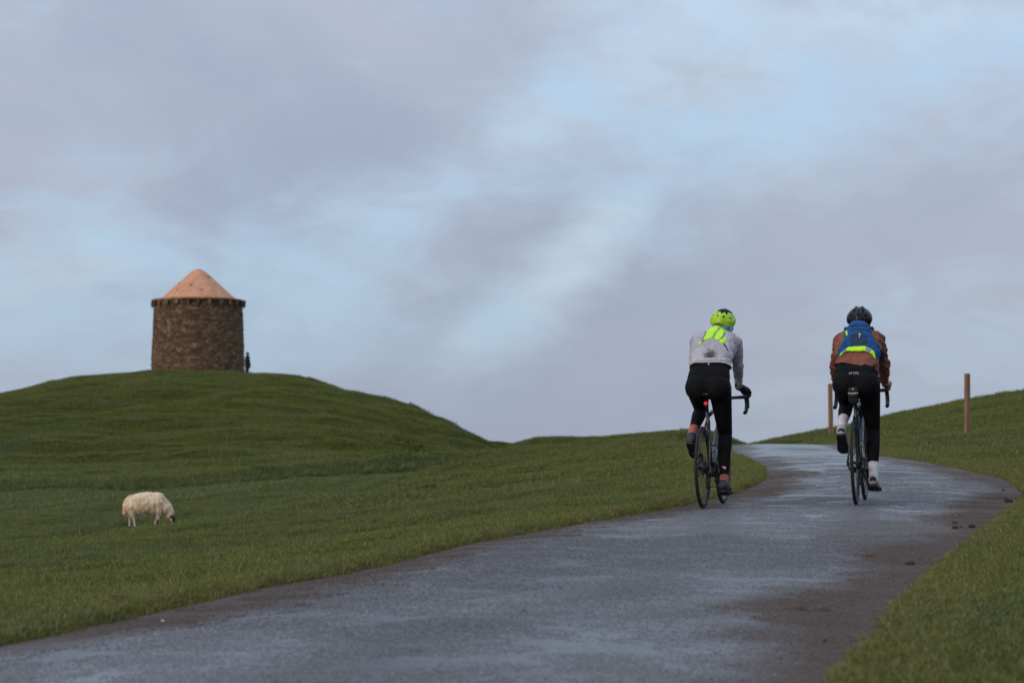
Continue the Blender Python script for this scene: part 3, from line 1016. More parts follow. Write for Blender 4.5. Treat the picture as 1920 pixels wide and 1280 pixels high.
tower = tag(empty('stone_tower', (TX, TY, TZ)), 'squat round brown stone tower with pale conical roof on the hilltop', 'tower')
bm = bmesh.new()
prof = [(0.0, -1.2)] + [(tower_radius(max(z, 0)) - 0.075, z) for z in np.linspace(-1.2, TH, 14)] + [(0.0, TH)]
rg = add_lathe(bm, prof[1:-1], 72)
bm.faces.new(rg[0][::-1]); bm.faces.new(rg[-1])
core = bm_obj('wall_core', bm, M_MORTAR, tower, True)


def stone_block(seed):
    """a rough-faced block about 1 x 1 x 1, its back at y=0 and its face towards -y"""
    r = random.Random(seed)
    b = bmesh.new()
    j = lambda s: r.uniform(-s, s)
    fr = [(-.47 + j(.05), -.8 + j(.12), -.46 + j(.11)), (.47 + j(.05), -.8 + j(.12), -.46 + j(.11)), (.47 + j(.05), -.8 + j(.12), .46 + j(.11)), (-.47 + j(.05), -.8 + j(.12), .46 + j(.11))]
    mid = [(x * 1.04, -.55, z * 1.06) for x, y, z in fr]
    bk = [(x * 1.04, .6, z * 1.06) for x, y, z in fr]
    v = [[b.verts.new(p) for p in row] for row in (bk, mid, fr)]
    ctr = b.verts.new((j(.15), -1.0 + j(.12), j(.15)))
    for q in range(2):
        for k in range(4):
            b.faces.new((v[q][k], v[q][(k+1) % 4], v[q+1][(k+1) % 4], v[q+1][k]))
    for k in range(4):
        b.faces.new((v[2][k], v[2][(k+1) % 4], ctr))
    bmesh.ops.recalc_face_normals(b, faces=b.faces[:])
    me = bpy.data.meshes.new('stone'); b.to_mesh(me); b.free()
    me.materials.append(M_STONE)
    return me


blocks = [stone_block(i) for i in range(10)]
rs = random.Random(5)
spots = []
z = -0.35
row = 0
while z < TH - 0.03:
    h = rs.uniform(0.13, 0.22)
    h = min(h, TH - z)
    if TH - z - h < .12: h = TH - z
    a = rs.uniform(0, 0.2)
    a_end = a + 2 * math.pi
    R = tower_radius(max(z + h / 2, 0))
    while a < a_end - 0.02:
        w = rs.uniform(0.17, 0.42)
        da = w / R
        if a_end - (a + da) < 0.06: da = a_end - a
        spots.append((a + da / 2, z + h / 2, da * R, h, R))
        a += da
    z += h
# facing the camera: angle measured from -Y
def facing(s):
    return math.cos(s[0])           # spots' angle 0 looks at the camera
order = sorted(range(len(spots)), key=lambda i: -facing(spots[i]) * spots[i][2] * spots[i][3] if spots[i][1] > -.1 else 9)
single = set(order[:300])
rest = bmesh.new()
for i, (a, zc, w, h, R) in enumerate(spots):
    me = blocks[rs.randrange(10)]
    p = Vector((math.sin(a) * (R - .07), -math.cos(a) * (R - .07), zc))
    depth = rs.uniform(.06, .115)
    M = Matrix.Translation(p) @ Matrix.Rotation(a, 4, 'Z') @ Matrix.Rotation(rs.uniform(-.12, .12), 4, 'Y') @ Matrix.Diagonal((w * .95, depth, h * .93, 1))
    if i in single:
        o = bpy.data.objects.new('stone', me); COL.objects.link(o)
        o.parent = tower; o.matrix_local = M
    else:
        k = len(rest.verts)
        rest.from_mesh(me)
        rest.verts.ensure_lookup_table()
        bmesh.ops.transform(rest, matrix=M, verts=rest.verts[k:])
tag(bm_obj('stonework', rest, M_STONE, tower), kind='stuff')
# cornice: ring of slabs carried by corbels
NCOR = 26
cme = bmesh.new()
add_box(cme, (0, -0.02, 0), (0.19, 0.44, 0.26)); vv = add_box(cme, (0, -.17, -.17), (0.16, 0.16, 0.14))
for v in cme.verts:
    if v.co.z < -.2 and v.co.y < -.1: v.co.y += .09
cmesh = bpy.data.meshes.new('corbel'); cme.to_mesh(cmesh); cme.free(); cmesh.materials.append(M_STONE)
for k in range(NCOR):
    a = (k + .5) / NCOR * 2 * math.pi + rs.uniform(-.02, .02)
    o = bpy.data.objects.new('corbel', cmesh); COL.objects.link(o); o.parent = tower
    o.matrix_local = Matrix.Translation((math.sin(a) * (TR1 + .015), -math.cos(a) * (TR1 + .015), TH - .11 + rs.uniform(-.02, .02))) @ Matrix.Rotation(a, 4, 'Z')
for k in range(NCOR):
    a0, a1 = k / NCOR * 2 * math.pi + .004, (k + 1) / NCOR * 2 * math.pi - .004
    b = bmesh.new()
    ri, ro = 2.5, TR1 + .23 + rs.uniform(-.03, .03)
    zz = TH + .03 + rs.uniform(-.012, .012)
    rows = []
    for (r_0, z_0) in ((ri, zz), (ro, zz), (ro + .015, zz + .13), (ri, zz + .15)):
        rows.append([b.verts.new((math.sin(a_) * r_0, -math.cos(a_) * r_0, z_0)) for a_ in np.linspace(a0, a1, 4)])
    for i in range(4):
        for q in range(3):
            b.faces.new((rows[i][q], rows[i][q+1], rows[(i+1) % 4][q+1], rows[(i+1) % 4][q]))
    for q in (0, 3):
        b.faces.new([rows[i][q] for i in range(4)])
    bmesh.ops.recalc_face_normals(b, faces=b.faces[:])
    bm_obj('cornice_slab', b, M_STONE, tower)
bm = bmesh.new()
zr = TH + .15
rp = [(2.4, zr - .1), (2.86, zr), (2.80, zr + .10), (2.45, zr + .42), (1.92, zr + .90), (1.40, zr + 1.38), (.9, zr + 1.84), (.58, zr + 2.12), (.36, zr + 2.27), (.15, zr + 2.35), (.02, zr + 2.37)]
rgs = add_lathe(bm, rp, 64); bm.faces.new(rgs[-1]); bm.faces.new(rgs[0][::-1])
roof = tag(bm_obj('roof', bm, M_CAP, tower, True), 'pale orange conical stone roof with dark stains')
wrinkle(roof.data, lambda x, y, z: .03 * mnoise.noise((x * 1.5, y * 1.5, z * 1.5)) + .012 * mnoise.noise((x * 6, y * 6, z * 6)))
# the shallow gutter step between roof and cornice
bm = bmesh.new()
add_lathe(bm, [(2.55, TH + .12), (3.30, TH + .185), (3.28, TH + .22), (2.85, TH + .26)], 64)
bm_obj('roof_ledge', bm, M_CAP, tower, True)

# ------------------------------------------------------------------ the sheep
def m_wool(n):
    tc = n.node('ShaderNodeTexCoord').outputs['Object']
    a = n.noise(tc, 7.0, 5.0, 0.65)
    c = n.mix(n.ramp(a, 0.3, 0.7), (0.760, 0.545, 0.350), (0.930, 0.765, 0.560))
    s = n.node('ShaderNodeSeparateXYZ'); n.put(s.inputs[0], tc)
    c = n.mix(n.math('MULTIPLY', n.ramp(n.noise(tc, 3.2, 4.0, .6), .5, .7), .4), c, (0.520, 0.340, 0.200))
    return principled(n, c, 0.95, 0.1, normal=n.bump(n.noise(n.mapping(tc, scale=(1, 1, .45)), 45.0, 4.0, .7), .9, .03))


def m_sheep(n):
    """short hair: white with black mottling on face and feet"""
    tc = n.node('ShaderNodeTexCoord').outputs['Object']
    mk = n.node('ShaderNodeAttribute', attribute_name='dark').outputs['Fac']
    f = n.ramp(n.math('ADD', mk, n.math('MULTIPLY', n.math('SUBTRACT', n.noise(tc, 16.0, 3.0, .6), .5), 1.0)), .42, .58)
    c = n.mix(f, (0.480, 0.400, 0.340), (0.016, 0.014, 0.015))
    return principled(n, c, 0.8, 0.2, normal=n.bump(n.noise(tc, 90, 3.0, .7), .4, .006))


M_WOOL, M_SHEEP = material('wool', m_wool), material('sheep_hair', m_sheep)
sx_, sy_ = at(278, 990, 55)[:2]
# local frame: +x the way the sheep faces (to the right in the picture), z up, origin on the ground below mid-body
def leg(x, y, zt, xk, zk, xf, ground=0.0, hind=False):
    """upper, knee/hock, fetlock, hoof"""
    return [[(x, y, zt, .075), (xk, y, zk, .040)], [(xk, y, zk, .037), (xf, y, ground + .10, .026)], [(xf, y, ground + .10, .030), (xf + .012, y, ground + .055, .030)],
            [(xf + .015, y, ground + .03, .030), (xf + .045, y, ground + .02, .022)]]


UP = 0.11   # the ground rises towards the head
legs = (leg(-.36, .10, .42, -.44, .30, -.45, -.045, True) + leg(-.34, -.10, .42, -.35, .29, -.31, -.03, True)
        + leg(.20, .09, .40, .20, .26, .155, .035) + leg(.24, -.09, .40, .245, .27, .235, .045))
body_blobs = [
    [(-.36, 0, .56, .19), (-.05, 0, .57, .215)], [(-.05, 0, .57, .215), (.24, 0, .57, .20)], [(.24, 0, .58, .19), (.40, 0, .50, .135)],
    [(.40, 0, .50, .12), (.53, 0, .35, .085)], [(.525, 0, .335, .080), (.575, 0, .265, .070)], [(.57, 0, .255, .062), (.620, 0, .150, .042)], [(.620, 0, .150, .042), (.632, 0, .112, .036)],
    [(.56, .06, .32, .022), (.53, .14, .315, .020), (.50, .165, .295, .012)], [(.56, -.06, .32, .022), (.54, -.14, .31, .020), (.51, -.165, .29, .012)],
    [(.535, .03, .35, .030), (.515, -.03, .35, .030)], [(-.50, 0, .52, .045), (-.55, 0, .38, .030)],
] + legs
bme = volume('sheep', body_blobs, 0.011, 5)
dk = np.zeros(len(bme.vertices), np.float32)
for i, v in enumerate(bme.vertices):
    x, y, z = v.co
    if x > .49 and z < .36: dk[i] = max(dk[i], .95 if (x > .60 and z < .19) or z < .14 else (.80 if x > .575 and z > .17 else .36))
    if x > .48 and abs(y) > .07: dk[i] = .9
    if z < .085: dk[i] = .95
    if .10 < z < .24 and .1 < x < .3 and y < 0: dk[i] = max(dk[i], .55)
point_attr(bme, 'dark', dk)
th = math.atan2(gz(sx_ + .35, sy_) - gz(sx_ - .35, sy_), .7)
sheep = tag(link('sheep', bme, M_SHEEP, None, True), 'cream woolly sheep with black mottled face grazing in the hollow', 'sheep')
sheep.location = (sx_, sy_, gz(sx_, sy_) - .02)
sheep.rotation_euler = (0, 0, math.radians(6))
sheep.scale = (.80, .80, .90)
# the fleece: trunk, neck and thighs, ending above the legs and behind the face
fl = [[(-.36, 0, .555, .225), (-.05, 0, .59, .245)], [(-.05, 0, .59, .245), (.22, 0, .585, .235)], [(.22, 0, .585, .220), (.38, 0, .51, .170)],
      [(.40, 0, .51, .150), (.505, 0, .375, .110)], [(-.43, .07, .52, .15), (-.42, .07, .36, .085)], [(-.41, -.07, .52, .15), (-.38, -.07, .36, .085)],
      [(.23, .07, .48, .14), (.22, .07, .38, .075)], [(.25, -.07, .48, .14), (.25, -.07, .38, .075)], [(-.53, 0, .56, .07), (-.575, 0, .38, .045)],
      [(-.52, 0, .60, .08), (-.45, 0, .66, .10)]]
fme = volume('fleece', fl, 0.012, 4)
wrinkle(fme, lambda x, y, z: .016 * mnoise.noise((x * 14, y * 14, z * 9)) + .013 * mnoise.noise((x * 30, y * 30, z * 20)) + .02 * mnoise.noise((x * 5, y * 5, z * 5)))
fleece = link('fleece', fme, M_WOOL, sheep, True)
# hanging locks of wool
lock = bmesh.new()
rl = random.Random(3)
polys = [p for p in fme.polygons]
for q in range(1100):
    p = polys[rl.randrange(len(polys))]
    c, nn = Vector(p.center), Vector(p.normal)
    d = (nn * .45 + Vector((rl.uniform(-.3, .1), rl.uniform(-.3, .3), -.75))).normalized()
    a = d.cross(Vector((rl.uniform(-1, 1), rl.uniform(-1, 1), .1))).normalized() * rl.uniform(.006, .012)
    L = rl.uniform(.025, .05)
    c = c - nn * .006
    v = [lock.verts.new(c - a), lock.verts.new(c + a), lock.verts.new(c + nn * .016 + d * L * .6 + a * .6), lock.verts.new(c + nn * .016 + d * L * .6 - a * .6), lock.verts.new(c + nn * .008 + d * L)]
    lock.faces.new(v[:4]); lock.faces.new((v[3], v[2], v[4]))
tag(bm_obj('wool_lock', lock, M_WOOL, sheep), kind='stuff')
for s in (-1, 1):
    bm = bmesh.new(); bmesh.ops.create_icosphere(bm, subdivisions=2, radius=.012, matrix=Matrix.Translation((.592, s * .054, .255)))
    bm_obj('eye', bm, simple('sheep_eye', (.02, .015, .01), .2), sheep, True)

# ------------------------------------------------------------------ wooden posts
def m_wood(n):
    tc = n.node('ShaderNodeTexCoord').outputs['Object']
    g = n.noise(n.mapping(tc, scale=(30, 30, 1.6)), 1.6, 5.0, .6, .4)
    c = n.mix(n.ramp(g, .32, .68), (0.135, 0.072, 0.042), (0.290, 0.170, 0.102))
    c = n.mix(n.math('MULTIPLY', n.ramp(n.noise(tc, 3.0, 4.0, .6), .45, .65), .5), c, (0.225, 0.155, 0.110))
    return principled(n, c, .85, .2, normal=n.bump(g, .6, .006))


M_WOOD = material('weathered_wood', m_wood)


def post(px, py, d, top_py, w, label, seed, lean):
    x, y, _ = at(px, py, d)
    z = gz(x, y)
    h = at(px, top_py, d)[2] - z
    r = random.Random(seed)
    bm = bmesh.new()
    rings = []
    for i in range(9):
        t = i / 8
        k = w / 2 * (1 - .06 * t)
        zz = -.3 + (h + .3) * t
        rings.append([bm.verts.new((sx * k + r.uniform(-.002, .002), sy * k + r.uniform(-.002, .002), zz)) for sx, sy in ((-1, -.8), (-.8, -1), (.8, -1), (1, -.8), (1, .8), (.8, 1), (-.8, 1), (-1, .8))])
    for i in range(8):
        for k in range(8):
            bm.faces.new((rings[i][k], rings[i][(k+1) % 8], rings[i+1][(k+1) % 8], rings[i+1][k]))
    cap = [bm.verts.new((v.co.x * .82, v.co.y * .82, h + .012)) for v in rings[-1]]
    for k in range(8):
        bm.faces.new((rings[-1][k], rings[-1][(k+1) % 8], cap[(k+1) % 8], cap[k]))
    bm.faces.new(cap)
    o = tag(bm_obj('wooden_post', bm, M_WOOD), label, 'post', 'marker posts along the lane')
    o.location = (x, y, z); o.rotation_euler = lean
    return o


post(1813.5, 818, 54, 701, .094, 'tall weathered wooden post on the right grassy slope, nearer of the two', 1, (0.01, .004, .5))
post(1558, 813, 70, 720, .098, 'wooden post partly behind the rider with the blue backpack', 2, (-.01, -.006, .3))

# ------------------------------------------------------------------ lumps of mud and fallen leaves
M_CLOD = simple('dark_mud', (0.040, 0.022, 0.016), .75, .3, vary=.4, scale=18, bump=.8, bscale=40, bdist=.01)
M_LEAF = simple('dead_leaf', (0.150, 0.070, 0.035), .7, .3, vary=.3, scale=25)


def clod(px, py, d, s, label, seed, flat=1.15):
    s = s * .72
    x, y, _ = at(px, py, d)
    rd = float(road_dist(np.array([x]), np.array([y]))[0])
    z = rz(x, y) if rd < 0 else gz(x, y)
    r = random.Random(seed)
    bm = bmesh.new()
    bl = [(r.uniform(-.5, .5) * s, r.uniform(-.4, .4) * s, r.uniform(.1, .35) * s * flat, r.uniform(.22, .4) * s) for _ in range(7)]
    me = volume('mud_clod', [[b] for b in bl] + [[bl[0], bl[1]], [bl[2], bl[3]], [bl[4], bl[5]], [bl[0], bl[3]], [bl[1], bl[5]], [bl[0], bl[6]]], s * .06, 2)
    wrinkle(me, lambda a, b, c: .13 * s * mnoise.noise((a / s * 4 + seed, b / s * 4, c / s * 4)))
    bm.free()
    o = tag(link('mud_clod', me, M_CLOD, None, True), label, 'mud', 'lumps of mud along the right edge of the lane')
    o.scale.z = flat
    o.location = (x, y, z - .12 * s * flat)
    return o


# the distance at which a sight line through a photo pixel meets the lane
def on_road(px, py):
    lo = 6.0
    for d in np.arange(7.0, 70.0, .05):
        x, y, z = at(px, py, d)
        if z <= rz(x, y) if False else z <= float(base_height(np.array([x]), np.array([y]))[0]) + .01:
            return d
    return 30.0


for q in [(1892, 939, .070, 'dark mud lump at the grass edge by the widest part of the bend', 1),
          (1822, 986, .058, 'roundish mud lump nearest the right verge in the middle cluster', 2),
          (1791, 990, .056, 'flat mud lump at the lower left of the middle cluster', 3),
          (1790, 980, .034, 'small mud lump at the upper left of the middle cluster', 4),
          (1803, 987, .024, 'tiny mud crumb between the two larger lumps of the middle cluster', 8),
          (1800, 965, .026, 'small mud crumb farther up the lane than the middle cluster', 9),
          (1707, 1056, .050, 'single upright mud lump on the lane between bend and foreground', 5),
          (1882, 918, .034, 'small mud lump on the outer bend, left of the large edge lump', 6),
          (1895, 908, .026, 'small dark crumb of mud highest on the outer bend', 7),
          (1545, 1198, .022, 'tiny dark mud crumb on the brown edge in the right foreground', 10)]:
    clod(q[0], q[1], on_road(q[0], q[1]), q[2], q[3], q[4])


def leaf(px, py, s, label, seed, name='fallen_leaf', mat=None, on=True):
    d = on_road(px, py)
    x, y, _ = at(px, py, d)
    r = random.Random(seed)
    z = rz(x, y) + .006 if on else gz(x, y) + .035
    bm = bmesh.new()
    n = 12
    ring = []
    for k in range(n):
        a = k / n * 6.283
        rr = s * (.5 + .18 * math.cos(3 * a + seed) + r.uniform(-.06, .06))
        ring.append(bm.verts.new((rr * math.cos(a) * 1.5, rr * math.sin(a) * .9, .10 * s * math.sin(2 * a + seed) + .10 * s)))
    c = bm.verts.new((0, 0, .01))
    for k in range(n):
        bm.faces.new((ring[k], ring[(k+1) % n], c))
    bmesh.ops.solidify(bm, geom=bm.faces[:], thickness=.0025)
    o = tag(bm_obj(name, bm, mat or M_LEAF), label, 'leaf', 'dead leaves lying about')
    o.location = (x, y, z); o.rotation_euler = (r.uniform(-.15, .15), r.uniform(-.15, .15), r.uniform(-.4, .4))
    return o


for q in [(1632, 1044, .055, 'curled brown leaf on the wet lane left of the single mud lump', 1), (1502, 1143, .050, 'left one of two brown leaves lying in line on the lane', 2),
          (1548, 1144, .036, 'right one of two brown leaves lying in line on the lane', 3), (982, 1156, .020, 'tiny rust leaf alone in the middle of the lane', 4),
          (760, 1085, .038, 'flat brown leaf near the left edge of the lane', 5)]:
    leaf(*q)
for q in [(348, 1025, .045, 'rust leaf on the left verge nearest the grazing sheep', 6), (386, 1038, .040, 'small rust leaf on the left verge, middle of three', 7),
          (419, 1072, .040, 'small rust leaf on the left verge, lowest of three', 8), (226, 1139, .060, 'dark red leaf in the grass close to the left lane edge', 9)]:
    leaf(*q, on=False)
bm = bmesh.new()
bmesh.ops.create_icosphere(bm, subdivisions=2, radius=.008)
for v in bm.verts: v.co *= 1 + .25 * mnoise.noise(v.co * 90); v.co.z *= .7
pd = on_road(305, 1165); pp = at(305, 1165, pd)
peb = tag(bm_obj('pebble', bm, simple('white_pebble', (.45, .44, .42), .6), None, True), 'single small white pebble on the left side of the lane', 'pebble')
peb.location = (pp[0], pp[1], rz(pp[0], pp[1]) + .006)

# ------------------------------------------------------------------ dead bracken on the tower hill
def twigs(name, label, spots, h, mat, per=26, seed=4):
    r = random.Random(seed)
    bm = bmesh.new()
    for px, py, d, rad in spots:
        cx, cy, _ = at(px, py, d)
        for k in range(per):
            x = cx + r.gauss(0, rad); y = cy + r.gauss(0, rad * 1.3)
            z = gz(x, y) - .03
            hh = h * r.uniform(.4, 1.2); a = r.uniform(0, 6.283)
            t = Vector((math.cos(a), math.sin(a), 0)) * hh * r.uniform(.2, .8)
            w = Vector((-math.sin(a), math.cos(a), 0)) * hh * r.uniform(.05, .16)
            p = Vector((x, y, z))
            v = [bm.verts.new(p - w * .3), bm.verts.new(p + w * .3), bm.verts.new(p + t * .5 + w + Vector((0, 0, hh * .7))), bm.verts.new(p + t * .5 - w + Vector((0, 0, hh * .7))), bm.verts.new(p + t + Vector((0, 0, hh)))]
            bm.faces.new(v[:4]); bm.faces.new((v[3], v[2], v[4]))
    return tag(bm_obj(name, bm, mat), label, 'undergrowth', kind='stuff')


M_BRACKEN = simple('dead_bracken', (0.052, 0.034, 0.020), .85, .1, vary=.5, scale=3)
if not QUICK:
    twigs('dead_bracken', 'dark dead bracken strung along the right flank of the tower hill',
          [(668, 802, 163, .35), (690, 803, 163, .35), (655, 796, 164, .3), (720, 818, 159, .3), (735, 824, 158, .35), (756, 834, 155, .4), (778, 842, 153, .3), (640, 792, 165, .25), (704, 812, 160, .3),
           (820, 782, 190, .5), (838, 792, 189, .5), (856, 803, 187, .5), (870, 862, 132, .4)],
          .30, M_BRACKEN, 34)
    twigs('dry_grass_stalk', 'thin dry grass stalks on the crest left of the lane',
          [(1385, 832, 60, .25), (1400, 832, 60, .3), (1420, 833, 61, .3), (1430, 833, 62, .3), (1372, 833, 60, .2)], .09, simple('dry_stalk', (.13, .115, .05), .8), 16, 9)

# ------------------------------------------------------------------ bicycles
# local frame of bicycle and rider: x right, y forward, z up, origin where the rear tyre meets the lane
M_RUBBER = simple('tyre_rubber', (0.016, 0.016, 0.017), .75, .3, vary=.3, scale=60, bump=.3, bscale=200)
M_BLACK = simple('black_alloy', (0.012, 0.012, 0.013), .38, .5, vary=.2)
M_RIM = simple('carbon_rim', (0.022, 0.023, 0.026), .38, .5, vary=.3, scale=20)
M_STEEL = simple('steel', (0.45, 0.45, 0.46), .35, .5, metal=1.0, vary=.15)
M_CHAIN = simple('oily_chain', (0.06, 0.055, 0.05), .5, .5, metal=.8, vary=.4)
M_TAPE = simple('bar_tape', (0.014, 0.014, 0.015), .7, .3, vary=.3, bump=.4, bscale=150)
M_REDLAMP = material('red_lamp', lambda n: principled(n, (0.5, 0.01, 0.02), .3, .5, Emission_Color=(1.0, 0.035, 0.06, 1), Emission_Strength=0.5))


def wheel(parent, y, disc_side=-1, label=None):
    w = empty('wheel'); w.parent = parent; w.location = (0, y, .34)
    bm = bmesh.new()
    add_lathe(bm, [(.3265 + .0138 * math.cos(a), .0138 * math.sin(a)) for a in np.linspace(0, 2 * math.pi, 13)[:-1]], 72, 'X', closed=True)
    bm_obj('tyre', bm, M_RUBBER, w, True)
    bm = bmesh.new()
    add_lathe(bm, [(.316, -.0115), (.305, -.013), (.290, -.009), (.283, 0), (.290, .009), (.305, .013), (.316, .0115)], 72, 'X', closed=True)
    bm_obj('rim', bm, M_RIM, w, True)
    bm = bmesh.new()
    rr = add_lathe(bm, [(.010, -.055), (.014, -.05), (.024, -.036), (.024, -.030), (.013, -.025), (.013, .025), (.024, .030), (.024, .036), (.014, .05), (.010, .055)], 20, 'X')
    bm.faces.new(rr[0]); bm.faces.new(rr[-1][::-1])
    bm_obj('hub', bm, M_BLACK, w, True)
    sm = {}
    for s in (-1, 1):
        bm = bmesh.new(); add_tube(bm, [(s * .032, .004, .022), (s * .004, 0.028 , .290)], .0013, 5)
        me = bpy.data.meshes.new('spoke'); bm.to_mesh(me); bm.free(); me.materials.append(M_STEEL if False else M_BLACK); sm[s] = me
    for k in range(24):
        o = bpy.data.objects.new('spoke', sm[1 if k % 2 else -1]); COL.objects.link(o); o.parent = w
        o.rotation_euler = (k / 24 * 2 * math.pi, 0, 0)
    bm = bmesh.new()
    x = .038 * disc_side
    rr = add_lathe(bm, [(.056, x - .001), (.080, x - .001), (.080, x + .001), (.056, x + .001)], 40, 'X', closed=True)
    for k in range(5):
        a = k / 5 * 6.283
        add_tube(bm, [(x, .018 * math.cos(a), .018 * math.sin(a)), (x, .058 * math.cos(a + .4), .058 * math.sin(a + .4))], .003, 5)
    bm_obj('brake_disc', bm, M_STEEL, w, True)
    return w


def bicycle(label, frame_mat, fork_mat, bar_mat, lamp):
    b = tag(empty('bicycle'), label, 'bicycle', 'road bicycles on the lane')
    wheel(b, 0.0); wheel(b, .99)
    BB = (0, .41, .272); ST = (0, .248, .80); HT = (0, .80, .835); HB = (0, .845, .685)
    bm = bmesh.new()
    add_tube(bm, [BB, (0, .33, .53), ST], [.021, .017, .016], 12)
    add_tube(bm, [(0, .265, .755), (0, .53, .80), (0, .805, .815)], [.016, .017, .020], 12)
    add_tube(bm, [BB, (0, .62, .47), (0, .84, .70)], [.030, .028, .027], 14)
    add_tube(bm, [HB, HT], [.026, .023], 14)
    add_tube(bm, [(-.045, .41, .272), (.045, .41, .272)], .026, 14)
    for s in (-1, 1):
        add_tube(bm, [(s * .022, .40, .272), (s * .042, .28, .300), (s * .060, 0, .34)], [.013, .011, .008], 8)
        add_tube(bm, [(s * .012, .272, .72), (s * .030, .18, .60), (s * .060, 0, .34)], [.008, .0075, .007], 8)
        add_box(bm, (s * .062, -.004, .335), (.008, .03, .045))
    add_tube(bm, [(-.026, .215, .665), (.026, .215, .665)], .006, 8)
    bm_obj('frame', bm, frame_mat, b, True)
    bm = bmesh.new()
    add_tube(bm, [(0, .845, .69), (0, .862, .665)], [.026, .028], 12)
    for s in (-1, 1):
        add_tube(bm, [(s * .012, .858, .675), (s * .040, .885, .62), (s * .052, .95, .42), (s * .054, .99, .335)], [.016, .015, .011, .009], 8)
    bm_obj('fork', bm, fork_mat, b, True)
    bm = bmesh.new(); add_tube(bm, [(0, .255, .78), (0, .205, .935)], .0136, 12); add_box(bm, (0, .205, .94), (.03, .05, .018))
    bm_obj('seat_post', bm, M_BLACK, b, True)
    # saddle: wide at the back, long nose
    prof = [(.085, .945, .046, .011), (.12, .952, .052, .017), (.17, .953, .052, .019), (.22, .955, .046, .020), (.28, .957, .028, .018), (.335, .955, .020, .014)]
    bm = bmesh.new(); rings = []
    for y, z, hw, hh in prof:
        rings.append([bm.verts.new((hw * math.cos(a), y, z + hh * (math.sin(a) if math.sin(a) > 0 else math.sin(a) * 1.1) - .012 * (abs(math.cos(a)) ** 3))) for a in np.linspace(0, 2 * math.pi, 17)[:-1]])
    for i in range(len(rings) - 1):
        for k in range(16):
            bm.faces.new((rings[i][k], rings[i][(k+1) % 16], rings[i+1][(k+1) % 16], rings[i+1][k]))
    bm.faces.new(rings[0]); bm.faces.new(rings[-1][::-1])
    bmesh.ops.recalc_face_normals(bm, faces=bm.faces[:])
    sad = bm_obj('saddle', bm, M_TAPE, b, True)
    for s in (-1, 1):
        bm = bmesh.new(); add_tube(bm, [(s * .024, .08, .945), (s * .022, .13, .930), (s * .022, .24, .930), (s * .010, .31, .948)], .0036, 7)
        bm_obj('saddle_rail', bm, M_STEEL, sad, True)
    # cockpit
    bm = bmesh.new(); add_tube(bm, [(0, .795, .85), (0, .80, .88)], .018, 12); add_tube(bm, [(0, .80, .870), (0, .905, .905)], [.018, .017], 12); add_tube(bm, [(-.022, .905, .908), (.022, .905, .908)], .021, 12)
    bm_obj('stem', bm, M_BLACK, b, True)
    bm = bmesh.new()
    half = [(.05, .905, .908), (.13, .903, .912), (.178, .910, .915), (.200, .935, .916), (.208, .970, .912), (.211, .995, .892), (.213, 1.000, .860), (.215, .982, .825), (.217, .945, .798), (.218, .90, .786), (.218, .862, .782)]
    pts = [(-x, y, z) for x, y, z in half[::-1]] + [(0, .905, .908)] + half
    rad = [.0165] * 8 + [.0150, .0135, .0145] + [.0155] + [.0145, .0135, .0150] + [.0165] * 8
    add_tube(bm, pts, rad, 10)
    hb = bm_obj('handlebar', bm, bar_mat, b, True)
    for s in (-1, 1):
        me = volume('brake_hood', [[(s * .209, .955, .918, .019), (s * .210, 1.0, .935, .019)], [(s * .210, 1.0, .935, .019), (s * .208, 1.045, .955, .017)], [(s * .208, 1.045, .955, .017), (s * .207, 1.055, .985, .014)]], .005, 4)
        hd = link('brake_hood', me, M_TAPE, b, True)
        bm = bmesh.new(); add_tube(bm, [(s * .209, 1.05, .955), (s * .212, 1.075, .91), (s * .216, 1.07, .86), (s * .222, 1.055, .82)], [.007, .0085, .0085, .006], 8, squash=(1.2, .6))
        bm_obj('brake_lever', bm, M_BLACK, hd, True)
    for s in (-1, 1):
        bm = bmesh.new(); add_tube(bm, [(s * .06, .90, .905), (s * .05, .93, .86), (s * .02, .90, .76), (s * .028, .87, .70)], .0026, 6)
        bm_obj('cable', bm, M_BLACK, b, True)
    # drivetrain
    bm = bmesh.new()
    for r, x in ((.105, .047), (.072, .040)):
        add_lathe(bm, [(r - .012, x - .0015), (r, x - .0012), (r, x + .0012), (r - .012, x + .0015)], 60, 'X', BB, closed=True)
    for k in range(5):
        a = k / 5 * 6.283
        add_tube(bm, [(.046, BB[1] + .02 * math.cos(a), BB[2] + .02 * math.sin(a)), (.046, BB[1] + .098 * math.cos(a), BB[2] + .098 * math.sin(a))], .007, 6)
    bm_obj('chainring', bm, M_BLACK, b, True)
    bm = bmesh.new()
    for i in range(9):
        r = .056 - i * .0044; x = .017 + i * .0042
        add_lathe(bm, [(r * .55, x), (r, x), (r, x + .0018), (r * .55, x + .0018)], 32, 'X', (0, 0, .34), closed=True)
    bm_obj('cassette', bm, M_CHAIN, b, True)
    cx = .043
    up = [(cx, .41, .272 + .104), (.036, 0, .34 + .042)]
    lowp = [(cx, .41, .272 - .104), (.036, .02, .175)]
    bm = bmesh.new()
    add_tube(bm, up, .0042, 6); add_tube(bm, lowp, .0042, 6)
    add_tube(bm, [(cx, .41 + .104 * math.sin(a), .272 + .104 * math.cos(a)) for a in np.linspace(0, math.pi, 16)], .0042, 6)
    add_tube(bm, [(.036, -.042 * math.sin(a), .34 + .042 * math.cos(a)) for a in np.linspace(0, math.pi * .9, 10)] + [(.036, .015, .262), (.036, .005, .22), (.036, -.005, .19), (.036, .02, .175)], .0042, 6)
    bm_obj('chain', bm, M_CHAIN, b, True)
    bm = bmesh.new()
    add_tube(bm, [(.060, -.01, .325), (.066, -.022, .300), (.058, .0, .265)], [.012, .016, .014], 8)
    add_box(bm, (.045, .008, .222), (.004, .030, .115)); add_box(bm, (.028, .008, .222), (.004, .030, .115))
